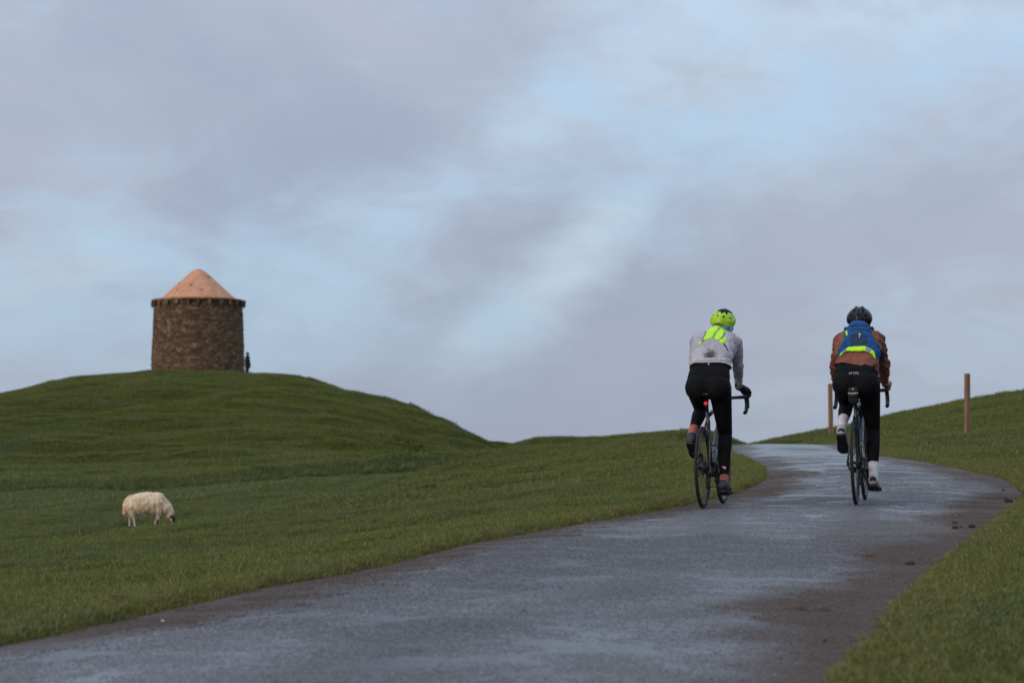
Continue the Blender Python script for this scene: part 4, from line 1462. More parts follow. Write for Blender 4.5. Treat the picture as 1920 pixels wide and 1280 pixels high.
    for yy, zz in ((.012, .262), (.012, .182)):
        add_lathe(bm, [(.006, .030), (.024, .030), (.024, .042), (.006, .042)], 22, 'X', (0, yy, zz), closed=True)
    bm_obj('rear_derailleur', bm, M_BLACK, b, True)
    for s, dz in ((1, -1), (-1, 1)):
        bm = bmesh.new(); x = s * .072
        add_tube(bm, [(s * .058, BB[1], BB[2]), (x, BB[1], BB[2] + dz * .01), (s * .078, BB[1] + .0, BB[2] + dz * .172)], [.018, .016, .011], 10)
        ca = bm_obj('crank_arm', bm, M_BLACK, b, True)
        bm = bmesh.new(); add_tube(bm, [(s * .08, BB[1], BB[2] + dz * .172), (s * .10, BB[1], BB[2] + dz * .172)], .006, 8); add_box(bm, (s * .128, BB[1] + .004, BB[2] + dz * .172 - .002), (.056, .075, .016))
        bm_obj('pedal', bm, M_BLACK, b)
    # brake calipers and cable
    bm = bmesh.new(); add_box(bm, (-.045, .07, .385), (.026, .05, .03)); bm_obj('brake_caliper', bm, M_BLACK, b)
    bm = bmesh.new(); add_box(bm, (-.050, .945, .39), (.026, .035, .05)); bm_obj('brake_caliper', bm, M_BLACK, b)
    bm = bmesh.new()
    add_tube(bm, [(0, .355, .40), (-.028, .40, .41), (-.03, .42, .46), (0, .375, .56)], .003, 6); add_tube(bm, [(0, .355, .40), (.028, .40, .41), (.03, .42, .46), (0, .375, .56)], .003, 6)
    add_tube(bm, [(.0 + .038 * math.cos(a), .475 + .038 * math.sin(a), .485 + .03 * math.sin(a)) for a in np.linspace(0, 6.283, 17)[:-1]], .003, 6, closed=True)
    bm_obj('bottle_cage', bm, M_BLACK, b, True)
    if lamp:
        bm = bmesh.new(); add_tube(bm, [(0, .196, .872), (0, .180, .868)], [.013, .016], 12)
        add_tube(bm, [(0, .18, .868), (0, .172, .866)], [.017, .012], 14)
        bm_obj('rear_lamp', bm, M_REDLAMP, b, True)
    return b


def bottle(label, mat, capmat, at_y=.50):
    """drinking bottle in the cage on the down tube"""
    ax = Vector((0, .62 - .41, .47 - .272)).normalized()
    up = Vector((0, -ax.z, ax.y))
    base = Vector((0, .41, .272)) + ax * .07 + up * .066
    e = empty('water_bottle'); tag(e, label, 'bottle', 'bottles on the bicycles')
    bm = bmesh.new(); add_tube(bm, [base, base + ax * .012, base + ax * .09, base + ax * .11, base + ax * .16, base + ax * .172], [.032, .036, .036, .033, .036, .024], 16)
    bm_obj('bottle_body', bm, mat, e, True)
    bm = bmesh.new(); add_tube(bm, [base + ax * .172, base + ax * .186, base + ax * .19, base + ax * .21], [.026, .026, .011, .009], 14)
    bm_obj('bottle_cap', bm, capmat, e, True)
    return e


def seat_place(o, M):
    o.matrix_world = M


def ride_frame(px, py, heading, ppm):
    """where a bicycle stands: rear tyre at a photo pixel on the lane, heading in degrees to the right"""
    d = on_road(px, py)
    x, y, _ = at(px, py, d)
    s = ppm * d / F_PX
    h = math.radians(heading) + math.atan((px - 960) / F_PX)      # heading is read against the sight line
    fx, fy = x + .99 * s * math.sin(h), y + .99 * s * math.cos(h)
    z0, z1 = rz(x, y), rz(fx, fy)
    pitch = math.atan2(z1 - z0, .99 * s)
    return Matrix.Translation((x, y, z0 + .001)) @ Matrix.Rotation(-h, 4, 'Z') @ Matrix.Rotation(pitch, 4, 'X') @ Matrix.Scale(s, 4)


RIDE1 = ride_frame(1318.5, 953.5, 10.0, 226)
RIDE2 = ride_frame(1605.5, 950, 4.3, 232)
bike1 = bicycle('black road bicycle with lit red rear lamp under the rider in the pale jacket',
                simple('olive_frame', (0.035, 0.038, 0.032), .35, .5, vary=.15), simple('dark_fork', (0.02, 0.02, 0.021), .35), M_TAPE, True)
bike1.matrix_world = RIDE1
bike2 = bicycle('dark teal road bicycle with black saddle bag under the rider in the rust jacket',
                simple('teal_frame', (0.006, 0.018, 0.027), .28, .5, vary=.2), simple('teal_fork', (0.006, 0.018, 0.027), .28, .5), M_TAPE, False)
LEAN2 = RIDE2 @ Matrix.Rotation(math.radians(-1.3), 4, 'Y')
bike2.matrix_world = LEAN2
b1 = bottle('pale blue-grey bottle in the cage of the bicycle with the red lamp', simple('pale_bottle', (.42, .48, .53), .4), simple('bottle_cap', (.03, .03, .035), .5))
b1.matrix_world = RIDE1
b2 = bottle('white bottle with dark marks in the cage of the teal bicycle', material('marked_bottle', lambda n: principled(n, n.mix(n.ramp(n.noise(n.node('ShaderNodeTexCoord').outputs['Object'], 32., 2.), .55, .6), (.5, .54, .56), (.05, .06, .08)), .4)), MATS['bottle_cap'])
b2.matrix_world = LEAN2

# ------------------------------------------------------------------ riders
M_SKIN = simple('skin', (0.46, 0.25, 0.18), .55, .4, vary=.12, scale=12)
M_HAIR = simple('brown_hair', (0.045, 0.028, 0.018), .6, .3, vary=.4, scale=60, bump=.5, bscale=150)
M_TIGHTS = simple('black_tights', (0.0062, 0.0062, 0.0075), .78, .10, vary=.25, scale=8, bump=.25, bscale=300, bdist=.001)
M_GLOVE = simple('black_glove', (0.010, 0.010, 0.011), .7, .3, vary=.2, bump=.4, bscale=120)
M_LIME = simple('lime_fabric', (0.46, 0.86, 0.02), .6, .3, vary=.05, scale=14, bump=.25, bscale=90)
M_GREY = simple('reflective_grey', (0.23, 0.23, 0.25), .5, .4, vary=.12)
M_DULL = simple('dull_reflector', (0.21, 0.33, 0.12), .5, .4, vary=.12)
M_PIPE = simple('dark_piping', (0.055, 0.062, 0.075), .7, .3)
M_LINER = simple('helmet_liner', (0.010, 0.010, 0.012), .8, .2)
M_EYE = simple('eye', (.03, .02, .015), .2)
M_SHOE = simple('dark_shoe', (0.030, 0.031, 0.036), .55, .4, vary=.3, scale=20, bump=.3, bscale=80)
M_SOLE = simple('black_sole', (0.006, 0.006, 0.007), .55, .4)


def lerp(a, b, t):
    return tuple(a[i] + (b[i] - a[i]) * t for i in range(3))


def limb(pts, rad):
    return [[(*pts[i], rad[i]), (*pts[i+1], rad[i+1])] for i in range(len(pts) - 1)]


def leg_blobs(hip, knee, ankle, k=1.0):
    up = lerp(hip, knee, .45); ca = lerp(knee, ankle, .30); ca2 = lerp(knee, ankle, .68)
    back = (0, -.022, 0)
    ca = tuple(ca[i] + back[i] for i in range(3))
    kn = tuple(knee)
    return limb([hip, up, kn], [.098 * k, .080 * k, .057 * k]) + limb([kn, ca, ca2, ankle], [.056 * k, .056 * k, .042 * k, .035 * k])


def foot_blobs(heel, ball, toe, ankle, k=1.0):
    return [[(*ankle, .036 * k), (*heel, .034 * k)], [(*heel, .034 * k), (*ball, .036 * k), (*lerp(ankle, ball, .55), .034 * k)], [(*ball, .036 * k), (*toe, .024 * k)],
            [(*ankle, .036 * k), (*lerp(ankle, ball, .55), .034 * k)]]


def hand_blobs(s, wrist, k=1.0, dx=0.0):
    """hand resting on the brake hood at x about .209: palm on top, fingers round the outside, thumb inside"""
    kn = (s * .212, 1.000, .975)                     # knuckles
    b = limb([wrist, lerp(wrist, kn, .45), kn], [.026 * k, .030 * k, .026 * k])
    b += [[(s * .190, .965, .980, .024), (s * .226, .985, .972, .022), (s * .222, 1.015, .972, .019), (s * .196, 1.010, .980, .018)]]
    for i, (dy, L) in enumerate(((.040, .95), (.022, 1.05), (.002, 1.0), (-.018, .85))):
        p0 = (s * .222, 1.0 + dy, .976 - .003 * i); p1 = (s * (.222 + .018 * L), 1.006 + dy, .958); p2 = (s * (.222 + .012 * L), 1.012 + dy, .930 - .006 * L); p3 = (s * .214, 1.018 + dy, .912)
        b += limb([p0, p1, p2, p3], [.0100, .0095, .0088, .0078])
    b += limb([(s * .190, .962, .975), (s * .176, .992, .960), (s * .184, 1.022, .945)], [.014, .0112, .0095])    # thumb
    return b[:2] + [[(x + dx, y, z, r) for x, y, z, r in q] for q in b[2:]]


def torso_blobs(j):
    def pair(c, w, r, dy=0.0):
        return [(c[0] - w, c[1] + dy, c[2], r), (c[0] + w, c[1] + dy, c[2], r)]
    b = []
    rows = [pair(j['pelvis'], .088, .094), pair(j['waist'], .078, .078), pair(j['ribs'], .085, .085), pair(j['chest'], .105, .088), pair(j['yoke'], .110, .058)]
    for i in range(len(rows) - 1):
        b.append(rows[i] + rows[i+1])
    b.append(pair(j['yoke'], .125, .050) + [(*j['nape'], .056)])
    b.append([(*j['nape'], .056), (*j['skull_low'], .056)])
    return b


def rider(label, M, j, spec):
    """body as one skin, clothing as children; j: joints in the bicycle's local frame"""
    H = j['head']
    hx, hy, hz_ = H
    body = torso_blobs(j)
    body += [[(hx, hy - .012, hz_, .088), (hx, hy + .025, hz_ + .004, .084)], [(hx, hy + .01, hz_ - .02, .078), (hx, hy + .060, hz_ - .075, .048)], [(hx, hy + .03, hz_ - .05, .058), (hx, hy + .075, hz_ - .088, .028)],
             [(hx, hy + .095, hz_ - .012, .014), (hx, hy + .118, hz_ - .040, .016)], [(hx - .02, hy + .088, hz_ - .068, .014), (hx + .02, hy + .088, hz_ - .068, .014)]]
    for s in (-1, 1):
        body += [[(hx + s * .083, hy + .005, hz_ - .015, .014), (hx + s * .088, hy - .006, hz_ + .012, .013), (hx + s * .082, hy + .006, hz_ - .038, .010)]]
    arms = {}
    for s, n in ((-1, 'l'), (1, 'r')):
        arms[n] = limb([j['sh_' + n], lerp(j['sh_' + n], j['el_' + n], .5), j['el_' + n]], [.056, .046, .040]) + limb([j['el_' + n], lerp(j['el_' + n], j['wr_' + n], .35), j['wr_' + n]], [.040, .038, .027])
        body += arms[n] + hand_blobs(s, j['wr_' + n], dx=spec.get('hand_dx', 0.0))
    legs_ = {}
    for n in ('l', 'r'):
        legs_[n] = leg_blobs(j['hip_' + n], j['kn_' + n], j['an_' + n])
        body += legs_[n] + foot_blobs(j['heel_' + n], j['ball_' + n], j['toe_' + n], j['an_' + n])
    butt = [[(j['pelvis'][0] + s * .078, j['pelvis'][1] - .045, j['pelvis'][2] - .076, .112)] for s in (-1, 1)]
    body += butt
    me = volume('person', body, .0085, 3)
    P = tag(link('person', me, M_SKIN, None, True), label, 'person', 'cyclists riding away up the lane')
    P.matrix_world = M
    for s in (-1, 1):
        bm = bmesh.new(); bmesh.ops.create_icosphere(bm, subdivisions=2, radius=.013, matrix=Matrix.Translation((hx + s * .033, hy + .098, hz_ + .004)))
        bm_obj('eye', bm, M_EYE, P, True)
    bm = bmesh.new(); add_tube(bm, [(hx - .022, hy + .097, hz_ - .066), (hx, hy + .104, hz_ - .068), (hx + .022, hy + .097, hz_ - .066)], .0045, 6)
    bm_obj('mouth', bm, simple('lips', (.32, .12, .10), .5), P, True)
    # hair below the helmet
    hb = [[(hx, hy - .030, hz_ - .005, .082), (hx, hy - .035, hz_ - .045, .062)]]
    link('hair', volume('hair', hb, .008, 3), M_HAIR, P, True)
    # tights
    lg = []
    for n in ('l', 'r'):
        lg += grow(legs_[n], .004)
    pv, wa = j['pelvis'], j['waist']
    lg += grow([[(pv[0] - .085, pv[1], pv[2], .092), (pv[0] + .085, pv[1], pv[2], .092), (wa[0] - .078, wa[1], wa[2], .078), (wa[0] + .078, wa[1], wa[2], .078)]], .006) + grow(butt, .006)
    tme = volume('tights', lg, .0085, 7)
    for n in ('l', 'r'):
        kn, an = Vector(j['kn_' + n]), Vector(j['an_' + n])
        d = (an - kn).normalized(); p = kn.lerp(an, spec['tight_end_' + n])
        bm = bmesh.new(); bm.from_mesh(tme)
        side = -1 if n == 'l' else 1
        near = [v for v in bm.verts if (v.co.x - pv[0]) * side > 0 and (v.co - kn).cross(d).length < .085 and (v.co - p).dot(d) > -.04]
        ns = set(near)
        fs = [f for f in bm.faces if all(v in ns for v in f.verts)]
        es = list({e for f in fs for e in f.edges})
        bmesh.ops.bisect_plane(bm, geom=near + es + fs, plane_co=p, plane_no=d)
        bmesh.ops.delete(bm, geom=[f for f in bm.faces if (f.calc_center_median().x - pv[0]) * side > 0 and (f.calc_center_median() - kn).cross(d).length < .085 and (f.calc_center_median() - p).dot(d) > 1e-5], context='FACES')
        bm.to_mesh(tme); bm.free()
    T = link('tights', tme, M_TIGHTS, P, True)
    for n, s in (('l', -1), ('r', 1)):
        kn, an = j['kn_' + n], j['an_' + n]
        t0 = spec['tight_end_' + n] - .025
        sme = volume('sock', grow(legs_[n][2:], .0022) + [[(*an, .040), (*lerp(an, j['heel_' + n], .6), .037)]], .006, 3)
        cut(sme, Vector(lerp(kn, an, t0)), Vector(kn) - Vector(an))
        link('sock', sme, spec['sock'], P, True)
        hl, ba, to = j['heel_' + n], j['ball_' + n], j['toe_' + n]
        # shoe upper, and a flat sole below it
        dn = Vector((0, to[1] - hl[1], to[2] - hl[2])).normalized(); nrm = Vector((0, -dn.z, dn.y))
        fb = [[(*hl, .040), (*lerp(hl, an, .62), .043)], [(*hl, .040), (*ba, .046), (*lerp(an, ba, .50), .042)], [(*ba, .046), (*to, .032)], [(*lerp(hl, an, .62), .041), (*lerp(an, ba, .50), .038)]]
        shme = volume('shoe', fb, .0065, 4)
        wrinkle(shme, lambda x, y, z: .002 * mnoise.noise((x * 30, y * 30, z * 30)))
        S = link('shoe', shme, spec['shoe'], P, True)
        bm = bmesh.new()
        ring = []
        L = (Vector(to) - Vector(hl)).length
        for tt_, w in ((-.15, .020), (-.11, .034), (.1, .038), (.35, .037), (.65, .047), (.85, .049), (1.0, .040), (1.12, .020)):
            c = Vector(hl) + (Vector(to) - Vector(hl)) * tt_ - nrm * .034
            ring.append((c, w))
        pts_t = [(c + Vector((w, 0, 0))) for c, w in ring] + [(c - Vector((w, 0, 0))) for c, w in ring[::-1]]
        v0 = [bm.verts.new(p + nrm * .004) for p in pts_t]; v1 = [bm.verts.new(p - nrm * .014) for p in pts_t]
        bm.faces.new(v0); bm.faces.new(v1[::-1])
        for k in range(len(v0)):
            bm.faces.new((v0[k], v0[(k+1) % len(v0)], v1[(k+1) % len(v0)], v1[k]))
        bmesh.ops.recalc_face_normals(bm, faces=bm.faces[:])
        add_box(bm, Vector(hl) + (Vector(to) - Vector(hl)) * .72 - nrm * .050, (.040, .055, .014), Matrix.Rotation(math.atan2(dn.z, dn.y), 3, 'X'))
        bm_obj('sole', bm, M_SOLE, S)
        bm = bmesh.new()
        heel_c = Vector(hl) + nrm * .012 + Vector((0, -.036, 0))
        bmesh.ops.create_icosphere(bm, subdivisions=2, radius=.027, matrix=Matrix.Translation(heel_c + Vector((0, .006, .002))) @ Matrix.Diagonal((1.1, .42, .95, 1))); bm_obj('heel_patch', bm, spec['heel_patch'], S, True)
    # jacket
    loose = spec['loose']
    jb = grow(torso_blobs(j)[1:4], loose) + grow([torso_blobs(j)[4][:2]] , loose) + [[(*lerp(j['nape'], j['chest'], .4), .075 + loose), (*j['nape'], .058)]]
    jb += [[(b[0], b[1] - .008, b[2], b[3] + spec['sag']) for b in torso_blobs(j)[1]]]
    for n, s in (('l', -1), ('r', 1)):
        sl = j['sh_' + n]; el = j['el_' + n]; wr = j['wr_' + n]
        a = spec['sleeve']
        jb += limb([sl, lerp(sl, el, .5), el], [.062 * a, .055 * a, .049 * a]) + limb([el, lerp(el, wr, .4), lerp(el, wr, .93)], [.049 * a, .045 * a, .033 * a])
        jb += [[(*sl, .062 * a), (j['chest'][0] + s * .10, j['chest'][1], j['chest'][2], .08)]]
    jb += grow([[(wa[0] - .078, wa[1], wa[2], .078), (wa[0] + .078, wa[1], wa[2], .078), (*lerp((wa[0] - .078, wa[1], wa[2]), (pv[0] - .085, pv[1], pv[2]), .6), .088), (*lerp((wa[0] + .078, wa[1], wa[2]), (pv[0] + .085, pv[1], pv[2]), .6), .088)]], loose + .002)
    jme = volume('jacket', jb, .0075, 5)
    wrinkle(jme, spec['creases'])
    cut(jme, spec['hem_point'], spec['hem_normal'])
    bm = bmesh.new(); bm.from_mesh(jme); bmesh.ops.solidify(bm, geom=bm.faces[:], thickness=.0015); bm.to_mesh(jme); bm.free()
    J = link('jacket', jme, spec['jacket'], P, True)
    return P, J, T


def helmet(parent, c, mat, vents, limit, size=(.108, .142, .112), tilt=0.0, yaw=0.0, roll=0.0, name='helmet', crown=0.0):
    """shell around c with real vent openings; az 0 is the back, polar 0 the crown"""
    R = Matrix.Rotation(yaw, 3, 'Z') @ Matrix.Rotation(tilt, 3, 'X') @ Matrix.Rotation(roll, 3, 'Y')
    NA, NP = 120, 56

    def surf(az, po, k=1.0, lump=True):
        ridge = .006 * math.cos(az * 6) * math.sin(po) ** 2 if lump else 0
        r = Vector((math.sin(az) * math.sin(po) * (size[0] + ridge) * k, -math.cos(az) * math.sin(po) * (size[1] + ridge) * k, math.cos(po) * size[2] * k))
        if po < 1.2: r.z += .006 * math.cos(az * 2) * math.sin(po)
        return Vector(c) + R @ r

    def opened(az, po):
        for va, vp, wa, wp, rot in vents:
            for sgn in ((1, -1) if va != 0 else (1,)):
                da = (az - va * sgn + math.pi) % (2 * math.pi) - math.pi
                da *= math.sin(max(po, .15)); dp = po - vp
                cr, sr = math.cos(rot * sgn), math.sin(rot * sgn)
                u, v = da * cr + dp * sr, -da * sr + dp * cr
                if (u / wa) ** 2 + (v / wp) ** 2 < 1: return True
        return False
    bm = bmesh.new(); g = {}
    for i in range(NA):
        for k in range(NP + 1):
            az = i / NA * 2 * math.pi
            g[i, k] = (az, .03 + (limit(((az + math.pi) % (2 * math.pi)) - math.pi) - .03) * k / NP)
    vs = {q: bm.verts.new(surf(*a)) for q, a in g.items()}
    for i in range(NA):
        for k in range(NP):
            q = [(i, k), (i, k+1), ((i+1) % NA, k+1), ((i+1) % NA, k)]
            az = g[i, k][0] + math.pi / NA; po = (g[i, k][1] + g[i, k+1][1]) / 2
            if not opened(az, po):
                bm.faces.new([vs[x] for x in q])
    bm.faces.new([vs[i, 0] for i in range(NA)])
    bmesh.ops.delete(bm, geom=[v for v in bm.verts if not v.link_faces], context='VERTS')
    bmesh.ops.recalc_face_normals(bm, faces=bm.faces[:])
    bmesh.ops.solidify(bm, geom=bm.faces[:], thickness=.012)
    o = bm_obj(name, bm, mat, parent, True)
    if crown:
        bm = bmesh.new()
        rings = [[bm.verts.new(surf(a, .03 + (crown * (1 + .10 * math.cos(3 * a)) - .03) * q / 8, 1.014)) for a in np.linspace(0, 2 * math.pi, 61)[:-1]] for q in range(9)]
        for q in range(8):
            for k in range(60):
                bm.faces.new((rings[q][k], rings[q][(k+1) % 60], rings[q+1][(k+1) % 60], rings[q+1][k]))
        bm.faces.new(rings[0])
        bmesh.ops.recalc_face_normals(bm, faces=bm.faces[:])
        bm_obj('crown_panel', bm, M_LINER, o, True)
    bm = bmesh.new(); vs = {}
    for i in range(48):
        for k in range(20):
            az = i / 48 * 2 * math.pi; lm = limit(((az + math.pi) % (2 * math.pi)) - math.pi) * .97
            vs[i, k] = bm.verts.new(surf(az, .03 + lm * k / 19, .90, False))
    for i in range(48):
        for k in range(19):
            bm.faces.new((vs[i, k], vs[i, k+1], vs[(i+1) % 48, k+1], vs[(i+1) % 48, k]))
    bm.faces.new([vs[i, 0] for i in range(48)])
    bm_obj('helmet_liner', bm, M_LINER, o, True)
    for s in (-1, 1):
        bm = bmesh.new()
        a = Vector(c)
        add_tube(bm, [a + Vector((s * .088, -.02, -.02)), a + Vector((s * .078, .03, -.08)), a + Vector((s * .02, .055, -.125)), a + Vector((0, .06, -.128))], .0045, 6, squash=(1.4, .6))
        bm_obj('chin_strap', bm, M_LINER, o, True)
    return o


# ================= rider in the pale jacket
def m_palejacket(n):
    tc = n.node('ShaderNodeTexCoord').outputs['Object']
    a = n.noise(tc, 9.0, 4.0, .6, .6)
    c = n.mix(n.ramp(a, .35, .65), (0.330, 0.296, 0.330), (0.440, 0.405, 0.440))
    p = n.vmath('MULTIPLY', n.vmath('SUBTRACT', tc, (STAIN[0], 0.0, STAIN[1])), (1 / .060, 0.0, 1 / .048))
    dd = n.math('ADD', n.vmath('LENGTH', p), n.math('MULTIPLY', n.math('SUBTRACT', n.noise(tc, 38., 5., .7), .5), 1.3))
    c = n.mix(n.math('MULTIPLY', n.ramp(dd, .35, 1.35, 1.0, 0.0), .95), c, (0.040, 0.027, 0.020))
    sp = n.noise(tc, 60., 3., .6)
    c = n.mix(n.math('MULTIPLY', n.math('MULTIPLY', n.ramp(sp, .56, .66), n.ramp(n.vmath('LENGTH', p), 1.0, 3.2, 1.0, 0.0)), .55), c, (0.10, 0.075, 0.06))
    return principled(n, c, .55, .35, normal=n.bump(n.noise(n.mapping(tc, scale=(1, 1, 1.6)), 26., 4., .65, 1.2), .5, .008))


def c1(zx, zy, yl=.38):
    """enlarged-photo pixel -> outline on the first rider's back"""
    px, py = 1270 + zx / 10.667, 570 + zy / 10.667
    return (((px - 1319) / 225 - yl * .1736) / .985 + .030, (953.5 - py) / 226)


STAIN = (c1(625, 1005, .26)[0], c1(625, 1020)[1])
J1 = dict(pelvis=(.020, .215, 1.075), waist=(.018, .315, 1.19), ribs=(.016, .44, 1.305), chest=(.016, .555, 1.372), yoke=(.018, .615, 1.400), nape=(.026, .665, 1.470), skull_low=(.044, .765, 1.505), head=(.048, .805, 1.560),
          sh_l=(-.148, .61, 1.378), el_l=(-.190, .755, 1.185), wr_l=(-.175, .935, .995), sh_r=(.184, .61, 1.378), el_r=(.186, .735, 1.19), wr_r=(.158, .915, 1.005),
          hip_l=(-.085, .24, 1.01), kn_l=(-.115, .63, .815), an_l=(-.130, .245, .620), heel_l=(-.132, .205, .560), ball_l=(-.132, .375, .482), toe_l=(-.132, .450, .455),
          hip_r=(.108, .24, 1.00), kn_r=(.112, .475, .610), an_r=(.120, .335, .205), heel_r=(.120, .295, .172), ball_r=(.126, .425, .150), toe_r=(.130, .50, .148))


def creases1(x, y, z):
    arm = 1.0 if abs(x) > .14 else .6
    return arm * (.007 * mnoise.noise((x * 14, y * 14, z * 22)) + .009 * mnoise.noise((x * 40 + y * 30, y * 10, z * 26 - x * 20)))


P1, JK1, TG1 = rider('cyclist in pale jacket, lime vest and lime helmet, on the left of the pair', RIDE1, J1, dict(
    tight_end_l=.80, tight_end_r=.855, sock=simple('coral_sock', (0.42, 0.125, 0.095), .8, .2, vary=.1, bump=.3, bscale=160), shoe=M_SHOE, heel_patch=M_PIPE,
    loose=.016, sag=.022, sleeve=1.0, creases=creases1, jacket=material('pale_shell', m_palejacket), hem_point=(0, .25, 1.185), hem_normal=(0, -.45, -.89)))
wr1 = []
for s, n in ((-1, 'l'), (1, 'r')):
    g = grow(hand_blobs(s, J1['wr_' + n]), .0035) + limb([J1['wr_' + n], lerp(J1['wr_' + n], J1['el_' + n], .16)], [.033, .036])
    link('glove', volume('glove', g, .0058, 3), M_GLOVE, P1, True)
hl1 = lambda az: math.radians(np.interp(abs(az), [0, .35, .8, 1.4, 2.2, 3.15], [97, 101, 116, 113, 96, 84]))
M_LIMEHELM = simple('lime_helmet', (0.36, 0.60, 0.015), .36, .4, vary=.06, scale=8)
HM1 = helmet(P1, (.048, .800, 1.572), M_LIMEHELM, [(.33, 1.12, .15, .075, -.25), (.95, 1.14, .17, .055, .35), (0, .52, .12, .34, 0), (.62, .60, .10, .30, .0), (1.35, .85, .09, .28, .2), (.85, 1.56, .17, .030, .22), (2.4, .8, .12, .4, 0), (0, 2.6, .05, .05, 0)], hl1, (.104, .140, .100), .10, -.06, .20, crown=.64)
bl = [[(.048 + .012 * s, .765, 1.505, .080), (.048, .735, 1.475, .066)] for s in (-1, 1)] + [[(.048, .73, 1.470, .066), (.036, .70, 1.455, .058)]]
M_BUFF = material('blue_buff', lambda n: principled(n, n.mix(n.ramp(n.noise(n.node('ShaderNodeTexCoord').outputs['Object'], 26., 3., .6), .46, .58), (.05, .16, .36), (.34, .46, .58)), .8, .2))
link('neck_buff', volume('neck_buff', bl, .007, 3), M_BUFF, P1, True)
# lime vest, laid on the jacket's back
tree = bvh(JK1.data)
OUT = [(440, 525), (560, 465), (690, 418), (790, 408), (880, 412), (980, 462), (1080, 515), (1000, 530), (900, 545), (868, 565), (872, 620), (850, 668), (800, 715), (740, 708), (690, 690), (620, 678), (560, 700), (500, 725), (474, 690), (482, 640), (508, 590), (500, 548)]
ve = laid_on('safety_vest', tree, [c1(*p) for p in OUT], .006, M_LIME, P1, .005)
laid_on('side_panel', tree, [c1(*p) for p in [(806, 740), (868, 690), (898, 628), (930, 660), (938, 730), (910, 800), (850, 775)]], .005, M_LIME, ve, .004)
laid_on('side_panel', tree, [c1(*p) for p in [(398, 830), (420, 745), (450, 725), (474, 752), (446, 800)]], .005, M_LIME, ve, .004)
for nm, pol in (('centre_strip', [(728, 452), (764, 452), (712, 570), (682, 688), (640, 682), (664, 570)]), ('reflective_strip', [(856, 556), (880, 560), (882, 640), (852, 700), (815, 724), (806, 706), (846, 650)]),
                ('reflective_strip', [(440, 735), (484, 668), (498, 726), (470, 752)]), ('reflective_strip', [(880, 412), (920, 425), (1080, 512), (1030, 522), (960, 480)]), ('reflective_strip', [(440, 525), (500, 548), (512, 590), (486, 640), (480, 690), (466, 690), (470, 630), (490, 580), (480, 556)])):
    laid_on(nm, tree, [c1(*p) for p in pol], .0085, M_DULL if nm == 'centre_strip' else M_GREY, ve, .003)
laid_on('vest_strap', tree, [c1(*p, .42) for p in [(910, 790), (930, 785), (985, 850), (1030, 930), (1015, 935), (965, 860)]], .005, M_PIPE, ve, .004)
# pale hem tape, waist badge, calf print
tj = bvh(JK1.data)
laid_on('hem_tape', tj, [c1(*p, .3) for p in [(290, 1150), (350, 1105), (620, 1086), (950, 1098), (1050, 1140), (1050, 1166), (940, 1122), (620, 1112), (360, 1130), (292, 1180)]], .003, simple('hem_tape', (.52, .50, .51), .6), JK1, .004)
tt1 = bvh(TG1.data)


def disc(x, z, rx, rz_):
    return [(x + rx * math.cos(a), z + rz_ * math.sin(a)) for a in np.linspace(0, 6.283, 14)[:-1]]


M_PRINT = simple('pale_print', (.55, .55, .56), .6)
laid_on('waist_badge', tt1, disc(c1(588, 0, .2)[0], 1.205 - .008, .008, .006), .002, M_PRINT, TG1, .003, thick=0)
laid_on('calf_print', tt1, [(.106, .338), (.128, .338), (.138, .330), (.138, .318), (.122, .318), (.118, .328), (.106, .332)], .002, simple('pink_print', (.75, .35, .42), .6), TG1, .003, thick=0)

# ================= rider in the rust jacket
def m_rust(n):
    tc = n.node('ShaderNodeTexCoord').outputs['Object']
    a = n.noise(tc, 8.0, 4.0, .6, .8)
    c = n.mix(n.ramp(a, .35, .65), (0.160, 0.054, 0.035), (0.235, 0.086, 0.056))
    return principled(n, c, .70, .15, normal=n.bump(n.noise(n.mapping(tc, scale=(1, 1, 1.5)), 22., 4., .65, 1.5), .6, .010))


J2 = dict(pelvis=(-.006, .205, 1.050), waist=(-.002, .305, 1.145), ribs=(-.004, .425, 1.25), chest=(-.008, .53, 1.315), yoke=(-.008, .590, 1.345), nape=(-.010, .655, 1.405), skull_low=(-.014, .735, 1.448), head=(-.015, .775, 1.505),
          sh_l=(-.160, .59, 1.325), el_l=(-.215, .74, 1.12), wr_l=(-.225, .925, .985), sh_r=(.145, .59, 1.330), el_r=(.190, .74, 1.12), wr_r=(.172, .925, .985),
          hip_l=(-.098, .235, .995), kn_l=(-.118, .625, .800), an_l=(-.128, .245, .635), heel_l=(-.130, .200, .580), ball_l=(-.130, .365, .488), toe_l=(-.130, .435, .458),
          hip_r=(.090, .235, .985), kn_r=(.108, .470, .600), an_r=(.118, .330, .215), heel_r=(.118, .285, .182), ball_r=(.126, .420, .145), toe_r=(.130, .49, .140))


def creases2(x, y, z):
    arm = 1.6 if abs(x) > .14 else .8
    fold = .0105 * mnoise.noise((x * 8, y * 12 + z * 6, z * 36 + x * 22)) if abs(x) > .14 else .004 * mnoise.noise((x * 12, y * 10, z * 60 - abs(x) * 40))
    return .005 * mnoise.noise((x * 12, y * 12, z * 22 + 3)) + fold * 1.3


